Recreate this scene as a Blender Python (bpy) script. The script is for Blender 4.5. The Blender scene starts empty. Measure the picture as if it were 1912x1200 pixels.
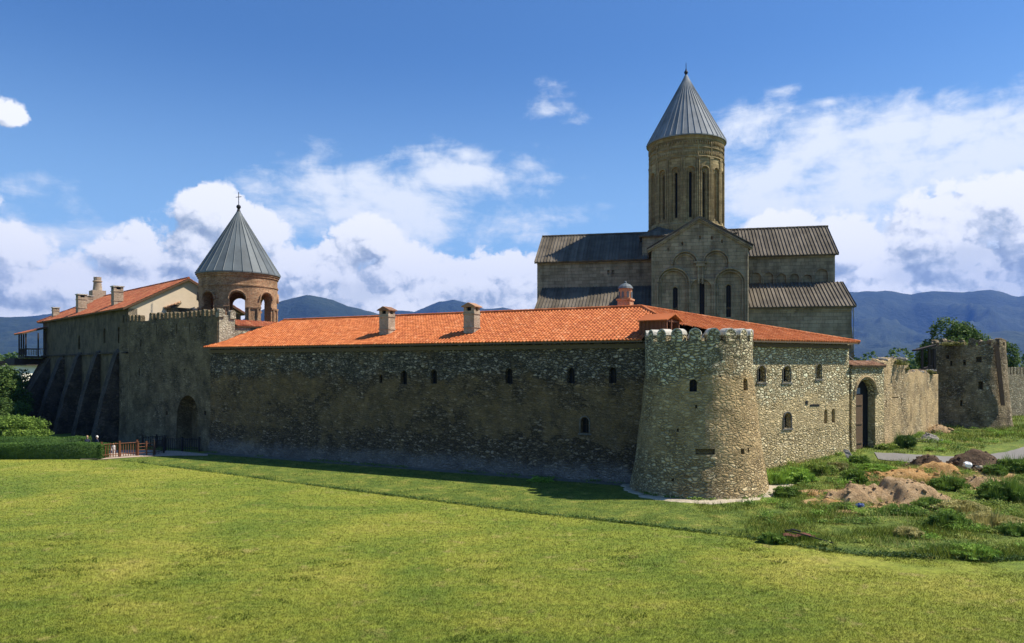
import bpy, bmesh, math, random
import numpy as np
from mathutils import Vector, noise
from math import sin, cos, pi, radians, atan2, sqrt, hypot
random.seed(7)
S = bpy.context.scene
C = S.collection
# ------------------------------------------------------------------ camera
F, CX, HY, HC = 1380.0, 956.0, 685.0, 8.0      # focal length and horizon in photo pixels, eye height in metres
cd = bpy.data.cameras.new("camera"); cam = bpy.data.objects.new("camera", cd); C.objects.link(cam)
cam.location = (0, 0, HC); cam.rotation_euler = (radians(90), 0, 0)
cd.sensor_width = 36; cd.lens = 36*F/1912; cd.shift_y = (HY-600)/1912
cd.clip_start = 0.5; cd.clip_end = 60000
S.camera = cam
S.view_settings.view_transform = 'Standard'; S.view_settings.look = 'None'
S.view_settings.exposure = 0.6; S.view_settings.gamma = 1
# ------------------------------------------------------------------ sun
SUN_EL, SUN_AZ = radians(53), radians(86)    # azimuth from +Y towards +X
sdir = Vector((cos(SUN_EL)*sin(SUN_AZ), cos(SUN_EL)*cos(SUN_AZ), sin(SUN_EL)))
sl = bpy.data.lights.new("sun", 'SUN'); so = bpy.data.objects.new("sun", sl); C.objects.link(so)
sl.energy = 5.0; sl.angle = radians(0.5); sl.color = (1, .92, .78)
so.rotation_euler = (-sdir).to_track_quat('-Z', 'Y').to_euler()
# ------------------------------------------------------------------ node helper
class N:
    def __init__(s, tree, d2=False): s.d2 = d2; s.t = tree; s.n = tree.nodes; s.l = tree.links
    def node(s, typ, **kw):
        n = s.n.new(typ)
        for k, v in kw.items(): setattr(n, k, v)
        return n
    def put(s, sock, v):
        if hasattr(v, 'links') or isinstance(v, bpy.types.NodeSocket): s.l.new(v, sock)
        elif v is not None:
            if sock.type == 'RGBA' and len(v) == 3: v = (*v, 1)
            sock.default_value = v
    def m(s, op, a, b=None, c=None, clamp=False):
        n = s.node('ShaderNodeMath', operation=op, use_clamp=clamp)
        s.put(n.inputs[0], a)
        if b is not None: s.put(n.inputs[1], b)
        if c is not None: s.put(n.inputs[2], c)
        return n.outputs[0]
    def vm(s, op, a, b=None, scale=None):
        n = s.node('ShaderNodeVectorMath', operation=op); s.put(n.inputs[0], a)
        if b is not None: s.put(n.inputs[1], b)
        if scale is not None: s.put(n.inputs['Scale'], scale)
        return n.outputs['Value' if op in ('DOT_PRODUCT', 'LENGTH') else 'Vector']
    def mix(s, f, a, b, mode='MIX'):
        n = s.node('ShaderNodeMix', data_type='RGBA', blend_type=mode)
        s.put(n.inputs[0], f); s.put(n.inputs[6], a); s.put(n.inputs[7], b); return n.outputs[2]
    def ramp(s, f, stops, interp='LINEAR'):
        n = s.node('ShaderNodeValToRGB'); cr = n.color_ramp; cr.interpolation = interp
        while len(cr.elements) < len(stops): cr.elements.new(.5)
        for e, (p, c) in zip(cr.elements, stops):
            e.position = p; e.color = (*c, 1) if len(c) == 3 else c
        s.put(n.inputs[0], f); return n.outputs[0]
    def noise(s, vec, scale, detail=4, rough=.55, dist=0, out=0, typ=None):
        n = s.node('ShaderNodeTexNoise')
        if s.d2: n.noise_dimensions = '2D'
        if typ: n.noise_type = typ
        s.put(n.inputs['Vector'], vec); n.inputs['Scale'].default_value = scale
        n.inputs['Detail'].default_value = detail; n.inputs['Roughness'].default_value = rough
        n.inputs['Distortion'].default_value = dist
        return n.outputs[out]
    def step(s, x, lo, hi):
        n = s.node('ShaderNodeMapRange', interpolation_type='SMOOTHSTEP')
        s.put(n.inputs[0], x); n.inputs[1].default_value = lo; n.inputs[2].default_value = hi
        return n.outputs[0]
# ------------------------------------------------------------------ sky: Nishita + clouds laid out by compass direction
W = bpy.data.worlds.new("World"); S.world = W; W.use_nodes = True
W.node_tree.nodes.clear()
def build_sky():
    g = N(W.node_tree, True)
    out = g.node('ShaderNodeOutputWorld'); bg = g.node('ShaderNodeBackground')
    sky = g.node('ShaderNodeTexSky', sky_type='NISHITA'); sky.sun_disc = False
    sky.sun_elevation = SUN_EL; sky.sun_rotation = SUN_AZ
    sky.air_density = 1.0; sky.dust_density = 0.6; sky.ozone_density = 2.2
    d = g.node('ShaderNodeTexCoord').outputs['Generated']
    sx = g.node('ShaderNodeSeparateXYZ'); g.put(sx.inputs[0], d)
    x, y, z = sx.outputs
    az = g.m('ARCTAN2', x, y)
    el = g.m('ARCTAN2', z, g.m('SQRT', g.m('ADD', g.m('MULTIPLY', x, x), g.m('MULTIPLY', y, y))))
    cv = g.node('ShaderNodeCombineXYZ'); g.put(cv.inputs[0], az); g.put(cv.inputs[1], el); P0 = cv.outputs[0]
    def ae(px, py):
        X, Z = (px-CX)/F, (HY-py)/F
        return math.atan(X), math.atan(Z/sqrt(1+X*X))
    def blobs(h, vec, lst, sharp=1.0):
        res = None
        for (px, py, rx, ry, k) in lst:
            a, e = ae(px, py); a2, _ = ae(px+rx, py)
            sc = max(.02, abs(a2-a)); se = ry/F*.9
            v = h.vm('SUBTRACT', vec, (a, e, 0)); v = h.vm('MULTIPLY', v, (1/sc, 1/se, 0))
            f = h.m('SUBTRACT', 1.0, h.vm('LENGTH', v)); f = h.m('MINIMUM', h.m('MULTIPLY', f, k), .8)
            if res is None: res = f
            else:
                n = h.node('ShaderNodeMath', operation='SMOOTH_MAX'); h.put(n.inputs[0], res); h.put(n.inputs[1], f); n.inputs[2].default_value = .25
                res = n.outputs[0]
        return res
    cum = [(10,206,24,22,1.0),(30,480,80,58,1.0),(-90,470,150,80,1),(118,530,85,44,1),(235,475,90,56,1.1),(300,540,160,50,1.0),(258,440,44,32,1.0),(400,400,70,56,1.3),
           (380,480,110,70,1.2),(480,440,70,60,1.1),(560,520,150,75,1.2),(690,450,60,50,1.2),(640,560,200,50,1.2),(790,530,170,75,1.2),(880,540,150,60,1.2),
           (980,520,110,60,1.2),(120,600,300,36,1.2),(1470,430,80,40,1.0),(1560,470,110,65,1.1),(1640,520,140,40,1.3),(1780,430,170,62,1.3),(1870,400,120,60,1.2),
           (1820,490,220,80,1.3),(1990,470,200,110,1.2),(1803,527,55,22,1.5),(1500,545,300,60,1.3),(1100,560,300,70,1.2),(760,575,300,60,1.4),(250,560,300,70,1.3),(560,590,250,50,1.3),(1800,545,350,50,1.2)]
    grp = bpy.data.node_groups.new('cumulus density', 'ShaderNodeTree')
    grp.interface.new_socket('v', in_out='INPUT', socket_type='NodeSocketVector')
    grp.interface.new_socket('d', in_out='OUTPUT', socket_type='NodeSocketFloat')
    h = N(grp, True); gi = h.node('NodeGroupInput'); go = h.node('NodeGroupOutput'); V = gi.outputs[0]
    fld = blobs(h, V, cum)
    V2 = h.vm('MULTIPLY', V, (1, 1.2, 1))
    wv = h.vm('ADD', V2, h.vm('SCALE', h.vm('SUBTRACT', h.noise(V2, 22, 4, .6, out=1), (.5,.5,.5)), scale=.045))
    n1 = h.noise(V2, 9, 4, .5, .2)
    def puff(sc, sm):
        n = h.node('ShaderNodeTexVoronoi', feature='F1', voronoi_dimensions='2D'); h.put(n.inputs['Vector'], wv); n.inputs['Scale'].default_value = sc
        d_ = n.outputs['Distance']; return h.m('SUBTRACT', .36, h.m('MULTIPLY', d_, d_))
    dd = h.m('MULTIPLY', h.m('SUBTRACT', n1, .5), 1.5)
    for sc, am in ((14, .75), (30, .48), (64, .28), (130, .15)): dd = h.m('ADD', dd, h.m('MULTIPLY', puff(sc, .35), am))
    dd = h.m('ADD', dd, h.m('MULTIPLY', h.m('SUBTRACT', h.noise(V2, 60, 6, .65), .5), .35))
    h.put(go.inputs[0], h.m('ADD', h.m('MULTIPLY', fld, 1.1), dd))
    def dens(vec):
        n = g.node('ShaderNodeGroup'); n.node_tree = grp; g.put(n.inputs[0], vec); return n.outputs[0]
    D0 = dens(P0); D1 = dens(g.vm('ADD', P0, (.006, .009, 0))); D2 = dens(g.vm('ADD', P0, (.018, .032, 0)))
    cov = g.m('MULTIPLY', g.step(D0, .04, .40), .96)
    sh = g.m('ADD', .70, g.m('MULTIPLY', g.m('SUBTRACT', D0, D1), .85))
    sh = g.m('ADD', sh, g.m('MULTIPLY', g.m('SUBTRACT', D0, D2), .42), clamp=True)
    # thicker cloud over the right-hand mountains is greyer: base shade put into the colour
    base = blobs(g, P0, [(1800,500,190,48,1.9),(1900,525,170,62,1.7),(640,545,170,38,1.2),(360,540,130,40,1.1),(890,555,140,30,1.0),(60,570,160,30,1.0)])
    base = g.step(g.m('ADD', base, g.m('MULTIPLY', g.m('SUBTRACT', g.noise(P0, 18, 6), .5), 1.6)), -.1, .9)
    sh = g.m('SUBTRACT', sh, g.m('MULTIPLY', base, .38), clamp=True)
    ccol = g.ramp(sh, [(0, (.25,.30,.36)), (.3, (.36,.41,.46)), (.58, (.55,.58,.61)), (.80, (.72,.73,.73)), (1, (.78,.78,.77))])
    # cirrus
    cir = [(700,400,260,120,1.0),(820,330,150,60,.9),(600,330,110,50,.7),(870,290,60,22,.8),(980,420,110,60,.5),(1640,350,460,170,2.0),(1800,280,330,90,1.6),(1950,360,300,190,1.8),(1390,260,90,70,.7),
           (1850,212,130,22,1.0),(1030,155,22,16,.4),(1025,210,30,14,.4),(1070,228,26,10,.3),(1010,262,40,14,.3),(1000,306,60,16,.4),(1045,330,50,14,.4),(1545,190,34,12,.7),(1455,170,26,10,.4),(70,470,220,90,.7)]
    Vr = g.node('ShaderNodeMapping', vector_type='POINT'); g.put(Vr.inputs[0], P0); Vr.inputs['Rotation'].default_value = (0,0,-.18); Vr.inputs['Scale'].default_value = (1,2.5,1)
    c1 = g.noise(Vr.outputs[0], 9, 10, .62, .15); c2 = g.noise(P0, 22, 8, .6, .3)
    cf = g.m('ADD', blobs(g, P0, cir), g.m('ADD', g.m('MULTIPLY', g.m('SUBTRACT', c1, .5), 2.0), g.m('MULTIPLY', g.m('SUBTRACT', c2, .5), 1.1)))
    cc = g.m('MULTIPLY', g.step(cf, -.1, .95), .9)
    hz = g.m('MULTIPLY', g.step(el, .42, .0), .75)          # pale moisture near the horizon
    sk = g.vm('MULTIPLY', sky.outputs[0], (SKY*.44, SKY*.70, SKY*.95))
    col = g.mix(hz, sk, (.33,.53,.72))
    col = g.mix(cc, col, (.68,.71,.74))
    col = g.mix(cov, col, ccol)
    up = g.step(z, -.05, .0)
    col = g.mix(up, (.06,.08,.05), col)
    g.put(bg.inputs[0], col); bg.inputs[1].default_value = 1.0
    g.l.new(bg.outputs[0], out.inputs[0])
SKY = 0.10
build_sky()
try: W.cycles.sampling_method = 'MANUAL'; W.cycles.sample_map_resolution = 512
except Exception: pass

# ------------------------------------------------------------------ object helpers
def P(px, py, Y): return Vector(((px-CX)/F*Y, Y, HC+(HY-py)/F*Y))
def G(px, py, z=0.0):
    Y = (HC-z)*F/(py-HY); return Vector(((px-CX)/F*Y, Y, z))
def smooth(a, b, x):
    t = min(1, max(0, (x-a)/(b-a))); return t*t*(3-2*t)
def ground(x, y):
    return 2.0*smooth(40, 66, y)*smooth(8, 20, x)
def tag(o, label=None, cat=None, group=None, kind=None):
    if label: o['label'] = label
    if cat: o['category'] = cat
    if group: o['group'] = group
    if kind: o['kind'] = kind
    return o
def thing(name, loc, label, cat, group=None):
    o = bpy.data.objects.new(name, None); C.objects.link(o); o.location = loc; o.empty_display_size = .3
    return tag(o, label, cat, group)
def origin_of(p):
    v = Vector((0, 0, 0))
    while p: v += p.location; p = p.parent
    return v
class MB:
    def __init__(s): s.v = []; s.f = []; s.t = []
    def add(s, vs, fs, tint=None):
        k = len(s.v); s.v += [tuple(v) for v in vs]; s.f += [tuple(i+k for i in f) for f in fs]
        s.t += [random.random() if tint is None else tint]*len(fs)
    def box(s, c, a, b, h):                       # centre of base, half vectors a, b (3D), height h
        c = Vector(c); a = Vector(a); b = Vector(b); u = Vector((0, 0, h)) if not isinstance(h, Vector) else h
        vs = [c-a-b, c+a-b, c+a+b, c-a+b]; vs += [v+u for v in vs]
        s.add(vs, [(3,2,1,0),(4,5,6,7),(0,1,5,4),(1,2,6,5),(2,3,7,6),(3,0,4,7)])
    def prism(s, pts, off):                       # closed loop of 3D points extruded by off
        n = len(pts); off = Vector(off); vs = [Vector(p) for p in pts]; 
        nn = Vector((0,0,0))
        for i in range(n): nn += vs[i].cross(vs[(i+1)%n])
        if nn.dot(off) > 0: vs = vs[::-1]
        vs += [v+off for v in vs]
        s.add(vs, [tuple(range(n)), tuple(range(2*n-1, n-1, -1))]+[((i+1)%n, i, i+n, (i+1)%n+n) for i in range(n)])
    def lathe(s, c, prof, n=48, a0=0, a1=2*pi, cap=True):
        c = Vector(c); full = abs(a1-a0-2*pi) < 1e-6; m = n if full else n+1; vs = []
        for r, z in prof:
            for i in range(m):
                a = a0+(a1-a0)*i/n; vs.append(c+Vector((r*cos(a), r*sin(a), z)))
        fs = []
        for j in range(len(prof)-1):
            for i in range(n):
                i2 = (i+1) % m; fs.append((j*m+i, j*m+i2, (j+1)*m+i2, (j+1)*m+i))
        if cap and full:
            fs.append(tuple(range(m-1, -1, -1))); fs.append(tuple(range((len(prof)-1)*m, len(prof)*m)))
        s.add(vs, fs)
    def tube(s, pts, r, n=6, r2=None):
        pts = [Vector(p) for p in pts]; vs = []; L = len(pts)
        for i, p in enumerate(pts):
            d = (pts[min(i+1, L-1)]-pts[max(i-1, 0)]).normalized()
            a = d.cross(Vector((0, 0, 1)))
            if a.length < .05: a = d.cross(Vector((1, 0, 0)))
            a.normalize(); b = d.cross(a).normalized(); rr = r if r2 is None else r+(r2-r)*i/(L-1)
            for k in range(n): vs.append(p+a*rr*cos(2*pi*k/n)+b*rr*sin(2*pi*k/n))
        fs = [(i*n+k, i*n+(k+1) % n, (i+1)*n+(k+1) % n, (i+1)*n+k) for i in range(L-1) for k in range(n)]
        fs += [tuple(range(n-1, -1, -1)), tuple(range((L-1)*n, L*n))]
        s.add(vs, fs)
    def ball(s, c, r, n=10, sz=1.0):
        prof = [(max(.001, r*sin(pi*i/n)), -r*sz*cos(pi*i/n)) for i in range(n+1)]; s.lathe(c, prof, n*2)
    def jitter(s, amp, sc=1.0):
        s.v = [tuple(Vector(v)+noise.noise_vector(Vector(v)*sc)*amp) for v in s.v]
    def build(s, name, mat, parent=None, loc=None, smooth_=False, label=None, fix=False):
        o0 = origin_of(parent) if parent else Vector(loc or (0, 0, 0))
        me = bpy.data.meshes.new(name); me.from_pydata([(v[0]-o0.x, v[1]-o0.y, v[2]-o0.z) for v in s.v], [], s.f)
        at = me.attributes.new('tint', 'FLOAT', 'FACE'); at.data.foreach_set('value', s.t)
        if fix:
            bm = bmesh.new(); bm.from_mesh(me); bmesh.ops.recalc_face_normals(bm, faces=bm.faces); bm.to_mesh(me); bm.free()
        if smooth_: me.polygons.foreach_set('use_smooth', [True]*len(me.polygons))
        me.materials.append(mat); me.update()
        o = bpy.data.objects.new(name, me); C.objects.link(o)
        if parent: o.parent = parent
        else: o.location = o0
        if label: o['label'] = label
        return o
def cut(o, cutter):                               # o minus cutter (MB in world coordinates), applied
    par = MB(); c = cutter.build('cutter', o.data.materials[0], None, None, fix=True)
    c.location = (0, 0, 0)
    m = o.modifiers.new('b', 'BOOLEAN'); m.object = c; m.operation = 'DIFFERENCE'; m.solver = 'EXACT'; m.use_self = True
    bpy.context.view_layer.update()
    me = bpy.data.meshes.new_from_object(o.evaluated_get(bpy.context.evaluated_depsgraph_get()))
    o.modifiers.clear(); old = o.data; o.data = me; me.name = old.name
    bpy.data.objects.remove(c)
def arch_loop(c, u, w, h, pointed=False, n=10):   # loop of points: c = middle of the sill, u = unit across
    c = Vector(c); u = Vector(u); r = w/2; hs = h-r*(1.25 if pointed else 1)
    pts = [c-u*r, c+u*r]
    for i in range(n+1):
        a = pi*i/n
        k = sin(a)*(r if not pointed else r*1.25)
        pts.append(c+u*(r*cos(a))+Vector((0, 0, hs+k)))
    return pts
def seg_at(a, b, px):                             # point of the ground line a-b seen at photo column px
    t = (px-CX)/F; a = Vector(a[:2]); d = Vector(b[:2])-a
    s = (t*a.y-a.x)/(d.x-t*d.y); return a+d*s
def zat(py, Y): return HC+(HY-py)/F*Y
# ------------------------------------------------------------------ materials
def new_mat(name):
    m = bpy.data.materials.new(name); m.use_nodes = True; nt = m.node_tree
    b = nt.nodes['Principled BSDF']; g = N(nt); b.inputs['Roughness'].default_value = .9
    b.inputs['Specular IOR Level'].default_value = .25
    return m, g, b
def bump(g, b, h, dist, strength=1.0):
    n = g.node('ShaderNodeBump'); g.put(n.inputs['Height'], h); n.inputs['Distance'].default_value = dist; n.inputs['Strength'].default_value = strength
    g.l.new(n.outputs[0], b.inputs['Normal'])
def pos(g): return g.node('ShaderNodeNewGeometry').outputs['Position']
def sepz(g, p):
    n = g.node('ShaderNodeSeparateXYZ'); g.put(n.inputs[0], p); return n.outputs
def rubble(name, size=.34, up=None, lo=None, zsplit=None, zw=1.2, mort_up=(.2,.17,.12), mort_lo=None, plaster=None, pamt=.5, bd=.07, flat=2.1, foot=None, stain=.5, pscale=.35, band=None):
    m, g, b = new_mat(name); p = pos(g)
    w = g.vm('ADD', p, g.vm('SCALE', g.vm('SUBTRACT', g.noise(p, 1.7, 3, out=1), (.5,.5,.5)), scale=.35))
    def cells(q, sz):
        ww = g.vm('MULTIPLY', q, (1/sz, 1/sz, flat/sz))
        c1 = g.node('ShaderNodeTexVoronoi', feature='F1'); g.put(c1.inputs['Vector'], ww); c1.inputs['Scale'].default_value = 1; c1.inputs['Randomness'].default_value = .88
        c2 = g.node('ShaderNodeTexVoronoi', feature='DISTANCE_TO_EDGE'); g.put(c2.inputs['Vector'], ww); c2.inputs['Scale'].default_value = 1; c2.inputs['Randomness'].default_value = .88
        return c1.outputs['Color'], c2.outputs['Distance']
    ca, da_ = cells(w, size); cb_, db_ = cells(w, size*.55)
    sel = g.step(g.noise(g.vm('MULTIPLY', p, (1,1,2.2)), 1.5, 3, .6), .52, .56)
    VC = g.mix(sel, ca, cb_); VD = g.m('ADD', g.m('MULTIPLY', da_, g.m('SUBTRACT', 1.0, sel)), g.m('MULTIPLY', db_, sel))
    rs = g.node('ShaderNodeSeparateColor'); g.put(rs.inputs[0], VC)
    stone = g.step(VD, .01, .15)
    def cs(cols): return g.ramp(rs.outputs[0], [(i/(len(cols)-1), c) for i, c in enumerate(cols)])
    su = cs(up); cu = g.mix(stone, mort_up, su)
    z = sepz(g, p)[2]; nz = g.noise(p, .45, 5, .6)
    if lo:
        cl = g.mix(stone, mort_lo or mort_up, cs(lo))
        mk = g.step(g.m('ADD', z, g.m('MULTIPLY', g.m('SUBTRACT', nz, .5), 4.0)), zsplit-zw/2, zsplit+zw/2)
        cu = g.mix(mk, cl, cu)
    pm = None
    if plaster:
        pn = g.noise(p, pscale, 6, .62, .4)
        if band:
            zn = g.m('ADD', z, g.m('MULTIPLY', g.m('SUBTRACT', nz, .5), 3.0))
            bm_ = g.m('MULTIPLY', g.step(zn, band[0]-.3, band[0]+.5), g.step(zn, band[1]+.3, band[1]-.4))
            pn = g.m('ADD', pn, g.m('SUBTRACT', g.m('MULTIPLY', bm_, band[2]), band[3]))
        pm = g.step(g.m('ADD', pn, g.m('MULTIPLY', g.m('SUBTRACT', rs.outputs[1], .5), .10)), .62-pamt*.25, .70-pamt*.25)
        pc = g.mix(g.step(g.noise(p, 2.2, 5), .3, .7), plaster[0], plaster[1])
        cu = g.mix(g.m('MULTIPLY', pm, g.m('ADD', .50, g.m('MULTIPLY', g.step(g.noise(p, 1.3, 5, .7), .4, .65), .38))), cu, pc)
    if foot:
        fm = g.step(g.m('ADD', z, g.m('MULTIPLY', nz, 2.0)), foot[1]+1.3, foot[1]+.2)
        cu = g.mix(g.m('MULTIPLY', fm, .8), cu, foot[0])
    st = g.noise(g.vm('MULTIPLY', p, (1, 1, .75)), .8, 6, .65)
    k = g.m('ADD', 1-stain*.75, g.m('MULTIPLY', g.step(st, .28, .7), stain))
    fn = g.noise(p, 9, 4, .7)
    k = g.m('MULTIPLY', k, g.m('ADD', .78, g.m('MULTIPLY', fn, .44)))
    col = g.mix(1.0, cu, g.vm('SCALE', (1,1,1), scale=k), 'MULTIPLY')
    g.put(b.inputs['Base Color'], col)
    hh = g.m('ADD', g.m('MULTIPLY', g.step(VD, .0, .26), g.m('ADD', .6, g.m('MULTIPLY', rs.outputs[2], .6))), g.m('MULTIPLY', fn, .35))
    if pm is not None: hh = g.m('ADD', g.m('MULTIPLY', hh, g.m('SUBTRACT', 1.0, g.m('MULTIPLY', pm, .5))), g.m('MULTIPLY', pm, .5))
    bump(g, b, hh, bd)
    return m
M = {}
M['wall_a'] = rubble('rubble with wall shade in its colour', .36, up=[(0.075,0.067,0.050),(0.163,0.139,0.099),(0.275,0.233,0.167),(0.524,0.447,0.344)], lo=[(0.071,0.052,0.032),(0.137,0.099,0.059),(0.200,0.144,0.082),(0.373,0.281,0.191)], zsplit=7.4, zw=.9,
    mort_up=(0.054,0.045,0.034), mort_lo=(0.075,0.054,0.034), plaster=[(0.155,0.112,0.062),(0.224,0.146,0.063)], pamt=.5, band=(2.6,7.2,.16,.06), foot=((0.250,0.218,0.191), 1.3), bd=.10, stain=.4)  # darker copy of the palace rubble, the wall's shade put into colour
M['tower'] = rubble('rubble of the round tower', .36, up=[(0.260,0.216,0.115),(0.520,0.432,0.250),(0.733,0.617,0.384),(0.850,0.790,0.516)], lo=[(0.285,0.199,0.089),(0.450,0.324,0.152),(0.592,0.443,0.223),(0.757,0.605,0.349)], zsplit=7.6, zw=.5,
    mort_up=(0.130,0.108,0.063), mort_lo=(0.237,0.173,0.089), plaster=[(0.320,0.227,0.108),(0.450,0.324,0.159)], pamt=.5, band=(2.4,7.3,.22,.10), bd=.12, stain=.35, foot=((0.425,0.357,0.232), .3))
M['wall_b'] = rubble('rubble with sunlight in its colour', .36, up=[(0.507,0.414,0.225),(0.706,0.594,0.352),(0.839,0.733,0.460),(0.850,0.828,0.559)], lo=[(0.507,0.392,0.198),(0.662,0.531,0.279),(0.752,0.616,0.352),(0.839,0.711,0.442)], zsplit=5.8, zw=.6,
    mort_up=(0.188,0.149,0.076), mort_lo=(0.332,0.255,0.135), plaster=[(0.486,0.371,0.190),(0.607,0.478,0.261)], pamt=.4, band=(3.3,5.7,.26,.08), bd=.14, stain=.2)  # paler copy of the palace rubble, sunlight put into its colour
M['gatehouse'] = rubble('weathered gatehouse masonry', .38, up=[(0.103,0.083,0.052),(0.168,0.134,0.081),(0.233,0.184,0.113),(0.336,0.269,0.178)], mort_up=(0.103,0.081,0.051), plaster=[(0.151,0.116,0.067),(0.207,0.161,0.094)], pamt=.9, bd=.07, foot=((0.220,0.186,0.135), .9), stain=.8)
M['gatehouse_lit'] = rubble('gatehouse masonry with sunlight in its colour', .38, up=[(.34,.30,.22),(.44,.40,.31),(.55,.51,.42)], mort_up=(.2,.17,.12), plaster=[(.38,.33,.24),(.45,.4,.3)], pamt=.4)  # lit copy of the gatehouse masonry, sunlight put into the colour
M['residence'] = rubble('dark rendered residence wall', .5, up=[(0.094,0.076,0.047),(0.125,0.103,0.064),(0.167,0.133,0.084)], mort_up=(0.094,0.076,0.050), plaster=[(0.109,0.087,0.054),(0.142,0.114,0.070)], pamt=1.2, bd=.03, stain=.7)
M['buttress'] = rubble('dark buttress masonry', .42, up=[(0.053,0.046,0.037),(0.085,0.069,0.057),(0.135,0.107,0.080)], mort_up=(0.060,0.046,0.034), plaster=[(0.065,0.055,0.045),(0.097,0.078,0.061)], pamt=.6, bd=.06, stain=.7)
M['ruin'] = rubble('ochre rendered ruin wall', .3, up=[(0.400,0.307,0.177),(0.564,0.439,0.256),(0.729,0.592,0.384)], mort_up=(0.235,0.165,0.088), plaster=[(0.470,0.329,0.162),(0.612,0.439,0.232)], pamt=.8, bd=.10, stain=.5, pscale=.3)
M['tower2'] = rubble('old tower masonry', .3, up=[(0.173,0.134,0.078),(0.282,0.217,0.127),(0.408,0.321,0.199),(0.628,0.523,0.369)], mort_up=(0.142,0.105,0.060), plaster=[(0.204,0.150,0.081),(0.313,0.231,0.127)], pamt=.8, bd=.1, stain=.85)
M['brick'] = rubble('small red brick', .2, up=[(0.242,0.110,0.059),(0.363,0.176,0.089),(0.460,0.253,0.139),(0.508,0.330,0.198)], mort_up=(0.363,0.264,0.168), flat=2.6, bd=.03, stain=.6, plaster=[(0.363,0.209,0.109),(0.436,0.275,0.158)], pamt=.2)
M['chimney'] = rubble('buff brick chimney', .22, up=[(.36,.25,.17),(.46,.34,.24),(.52,.41,.3)], mort_up=(.40,.33,.25), flat=2.4, bd=.02, stain=.4)
M['chimney_red'] = rubble('orange brick chimney', .22, up=[(.45,.17,.07),(.55,.24,.11),(.6,.3,.15)], mort_up=(.45,.3,.2), flat=2.4, bd=.02, stain=.3)
M['far_wall'] = rubble('pale far wall masonry', .36, up=[(0.396,0.319,0.209),(0.528,0.440,0.297),(0.660,0.572,0.418)], mort_up=(0.275,0.209,0.132), bd=.09, flat=2.4, stain=.4)
M['cap'] = rubble('pale capping render', .5, up=[(.50,.47,.40),(.58,.55,.48)], mort_up=(.45,.42,.35), bd=.02, stain=.35)
M['surround'] = rubble('grey stone surround', .25, up=[(.16,.15,.13),(.24,.23,.2)], mort_up=(.12,.11,.1), bd=.02)
M['rock'] = rubble('broken stone', .5, up=[(.25,.23,.2),(.35,.32,.28)], mort_up=(.25,.22,.2), bd=.05)
def ashlar(name, cols, stripe=.5, blk=(1.0,.42), stain=.6, cdir=(.98,-.2)):
    m, g, b = new_mat(name); p = pos(g); s = sepz(g, p)
    cv = g.node('ShaderNodeCombineXYZ'); g.put(cv.inputs[0], g.m('ADD', g.m('MULTIPLY', s[0], cdir[0]+.13), g.m('MULTIPLY', s[1], cdir[1]+.27))); g.put(cv.inputs[1], s[2])
    br = g.node('ShaderNodeTexBrick'); g.put(br.inputs['Vector'], cv.outputs[0]); br.inputs['Scale'].default_value = 1
    br.inputs['Color1'].default_value = (0,0,0,1); br.inputs['Color2'].default_value = (1,1,1,1); br.inputs['Mortar'].default_value = (.5,.5,.5,1)
    br.inputs['Mortar Size'].default_value = .02; br.inputs['Brick Width'].default_value = blk[0]; br.inputs['Row Height'].default_value = blk[1]; br.inputs['Mortar Smooth'].default_value = .3
    big = g.noise(p, .22, 7, .65, .5); st = g.noise(g.vm('MULTIPLY', p, (1,1,.22)), 1.1, 6, .7)
    f = g.m('ADD', g.m('MULTIPLY', br.outputs['Color'], .30), g.m('MULTIPLY', big, .75), clamp=True)
    c = g.ramp(f, [(.25, cols[0]), (.5, cols[1]), (.78, cols[2])])
    k = g.m('ADD', 1-stain*.7, g.m('MULTIPLY', g.step(st, .3, .62), stain*.8))
    k = g.m('MULTIPLY', k, g.m('ADD', .85, g.m('MULTIPLY', g.noise(p, 6, 5, .7), .3)))
    k = g.m('MULTIPLY', k, g.m('SUBTRACT', 1.0, g.m('MULTIPLY', br.outputs['Fac'], .25)))
    g.put(b.inputs['Base Color'], g.mix(1.0, c, g.vm('SCALE', (1,1,1), scale=k), 'MULTIPLY'))
    bump(g, b, g.m('ADD', g.m('MULTIPLY', br.outputs['Fac'], -.5), g.noise(p, 3, 6, .7)), .05)
    return m
M['ashlar'] = ashlar('weathered church ashlar', [(0.169,0.140,0.088),(0.272,0.231,0.151),(0.367,0.315,0.214)])
M['drum'] = ashlar('golden drum stone', [(0.188,0.138,0.065),(0.325,0.244,0.119),(0.450,0.350,0.178)], blk=(.7,.35), stain=.5)
def roofmat(name, stops, rough=.75, metal=0, fine=.3, gl=.1, big=.35):
    m, g, b = new_mat(name); p = pos(g)
    at = g.node('ShaderNodeAttribute', attribute_name='tint'); c = g.ramp(at.outputs['Fac'], stops)
    k = g.m('ADD', 1-big/2, g.m('MULTIPLY', g.step(g.noise(p, .5, 6, .65), .3, .7), big))
    k = g.m('MULTIPLY', k, g.m('ADD', 1-fine/2, g.m('MULTIPLY', g.noise(p, 8, 4, .7), fine)))
    g.put(b.inputs['Base Color'], g.mix(1.0, c, g.vm('SCALE', (1,1,1), scale=k), 'MULTIPLY'))
    b.inputs['Roughness'].default_value = rough; b.inputs['Metallic'].default_value = metal
    bump(g, b, g.noise(p, 6, 4, .6), .01)
    return m
M['tile'] = roofmat('orange clay tile', [(0,(.37,.095,.026)),(.5,(.46,.135,.036)),(.85,(.50,.155,.046)),(1,(.54,.20,.08))], fine=.15, big=.15)
M['tile_old'] = roofmat('older red clay tile', [(0,(.30,.085,.04)),(.6,(.39,.12,.055)),(1,(.46,.19,.09))])
M['tile_worn'] = roofmat('worn brown clay tile', [(0,(.22,.11,.06)),(.6,(.34,.18,.10)),(1,(.46,.28,.17))])
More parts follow.
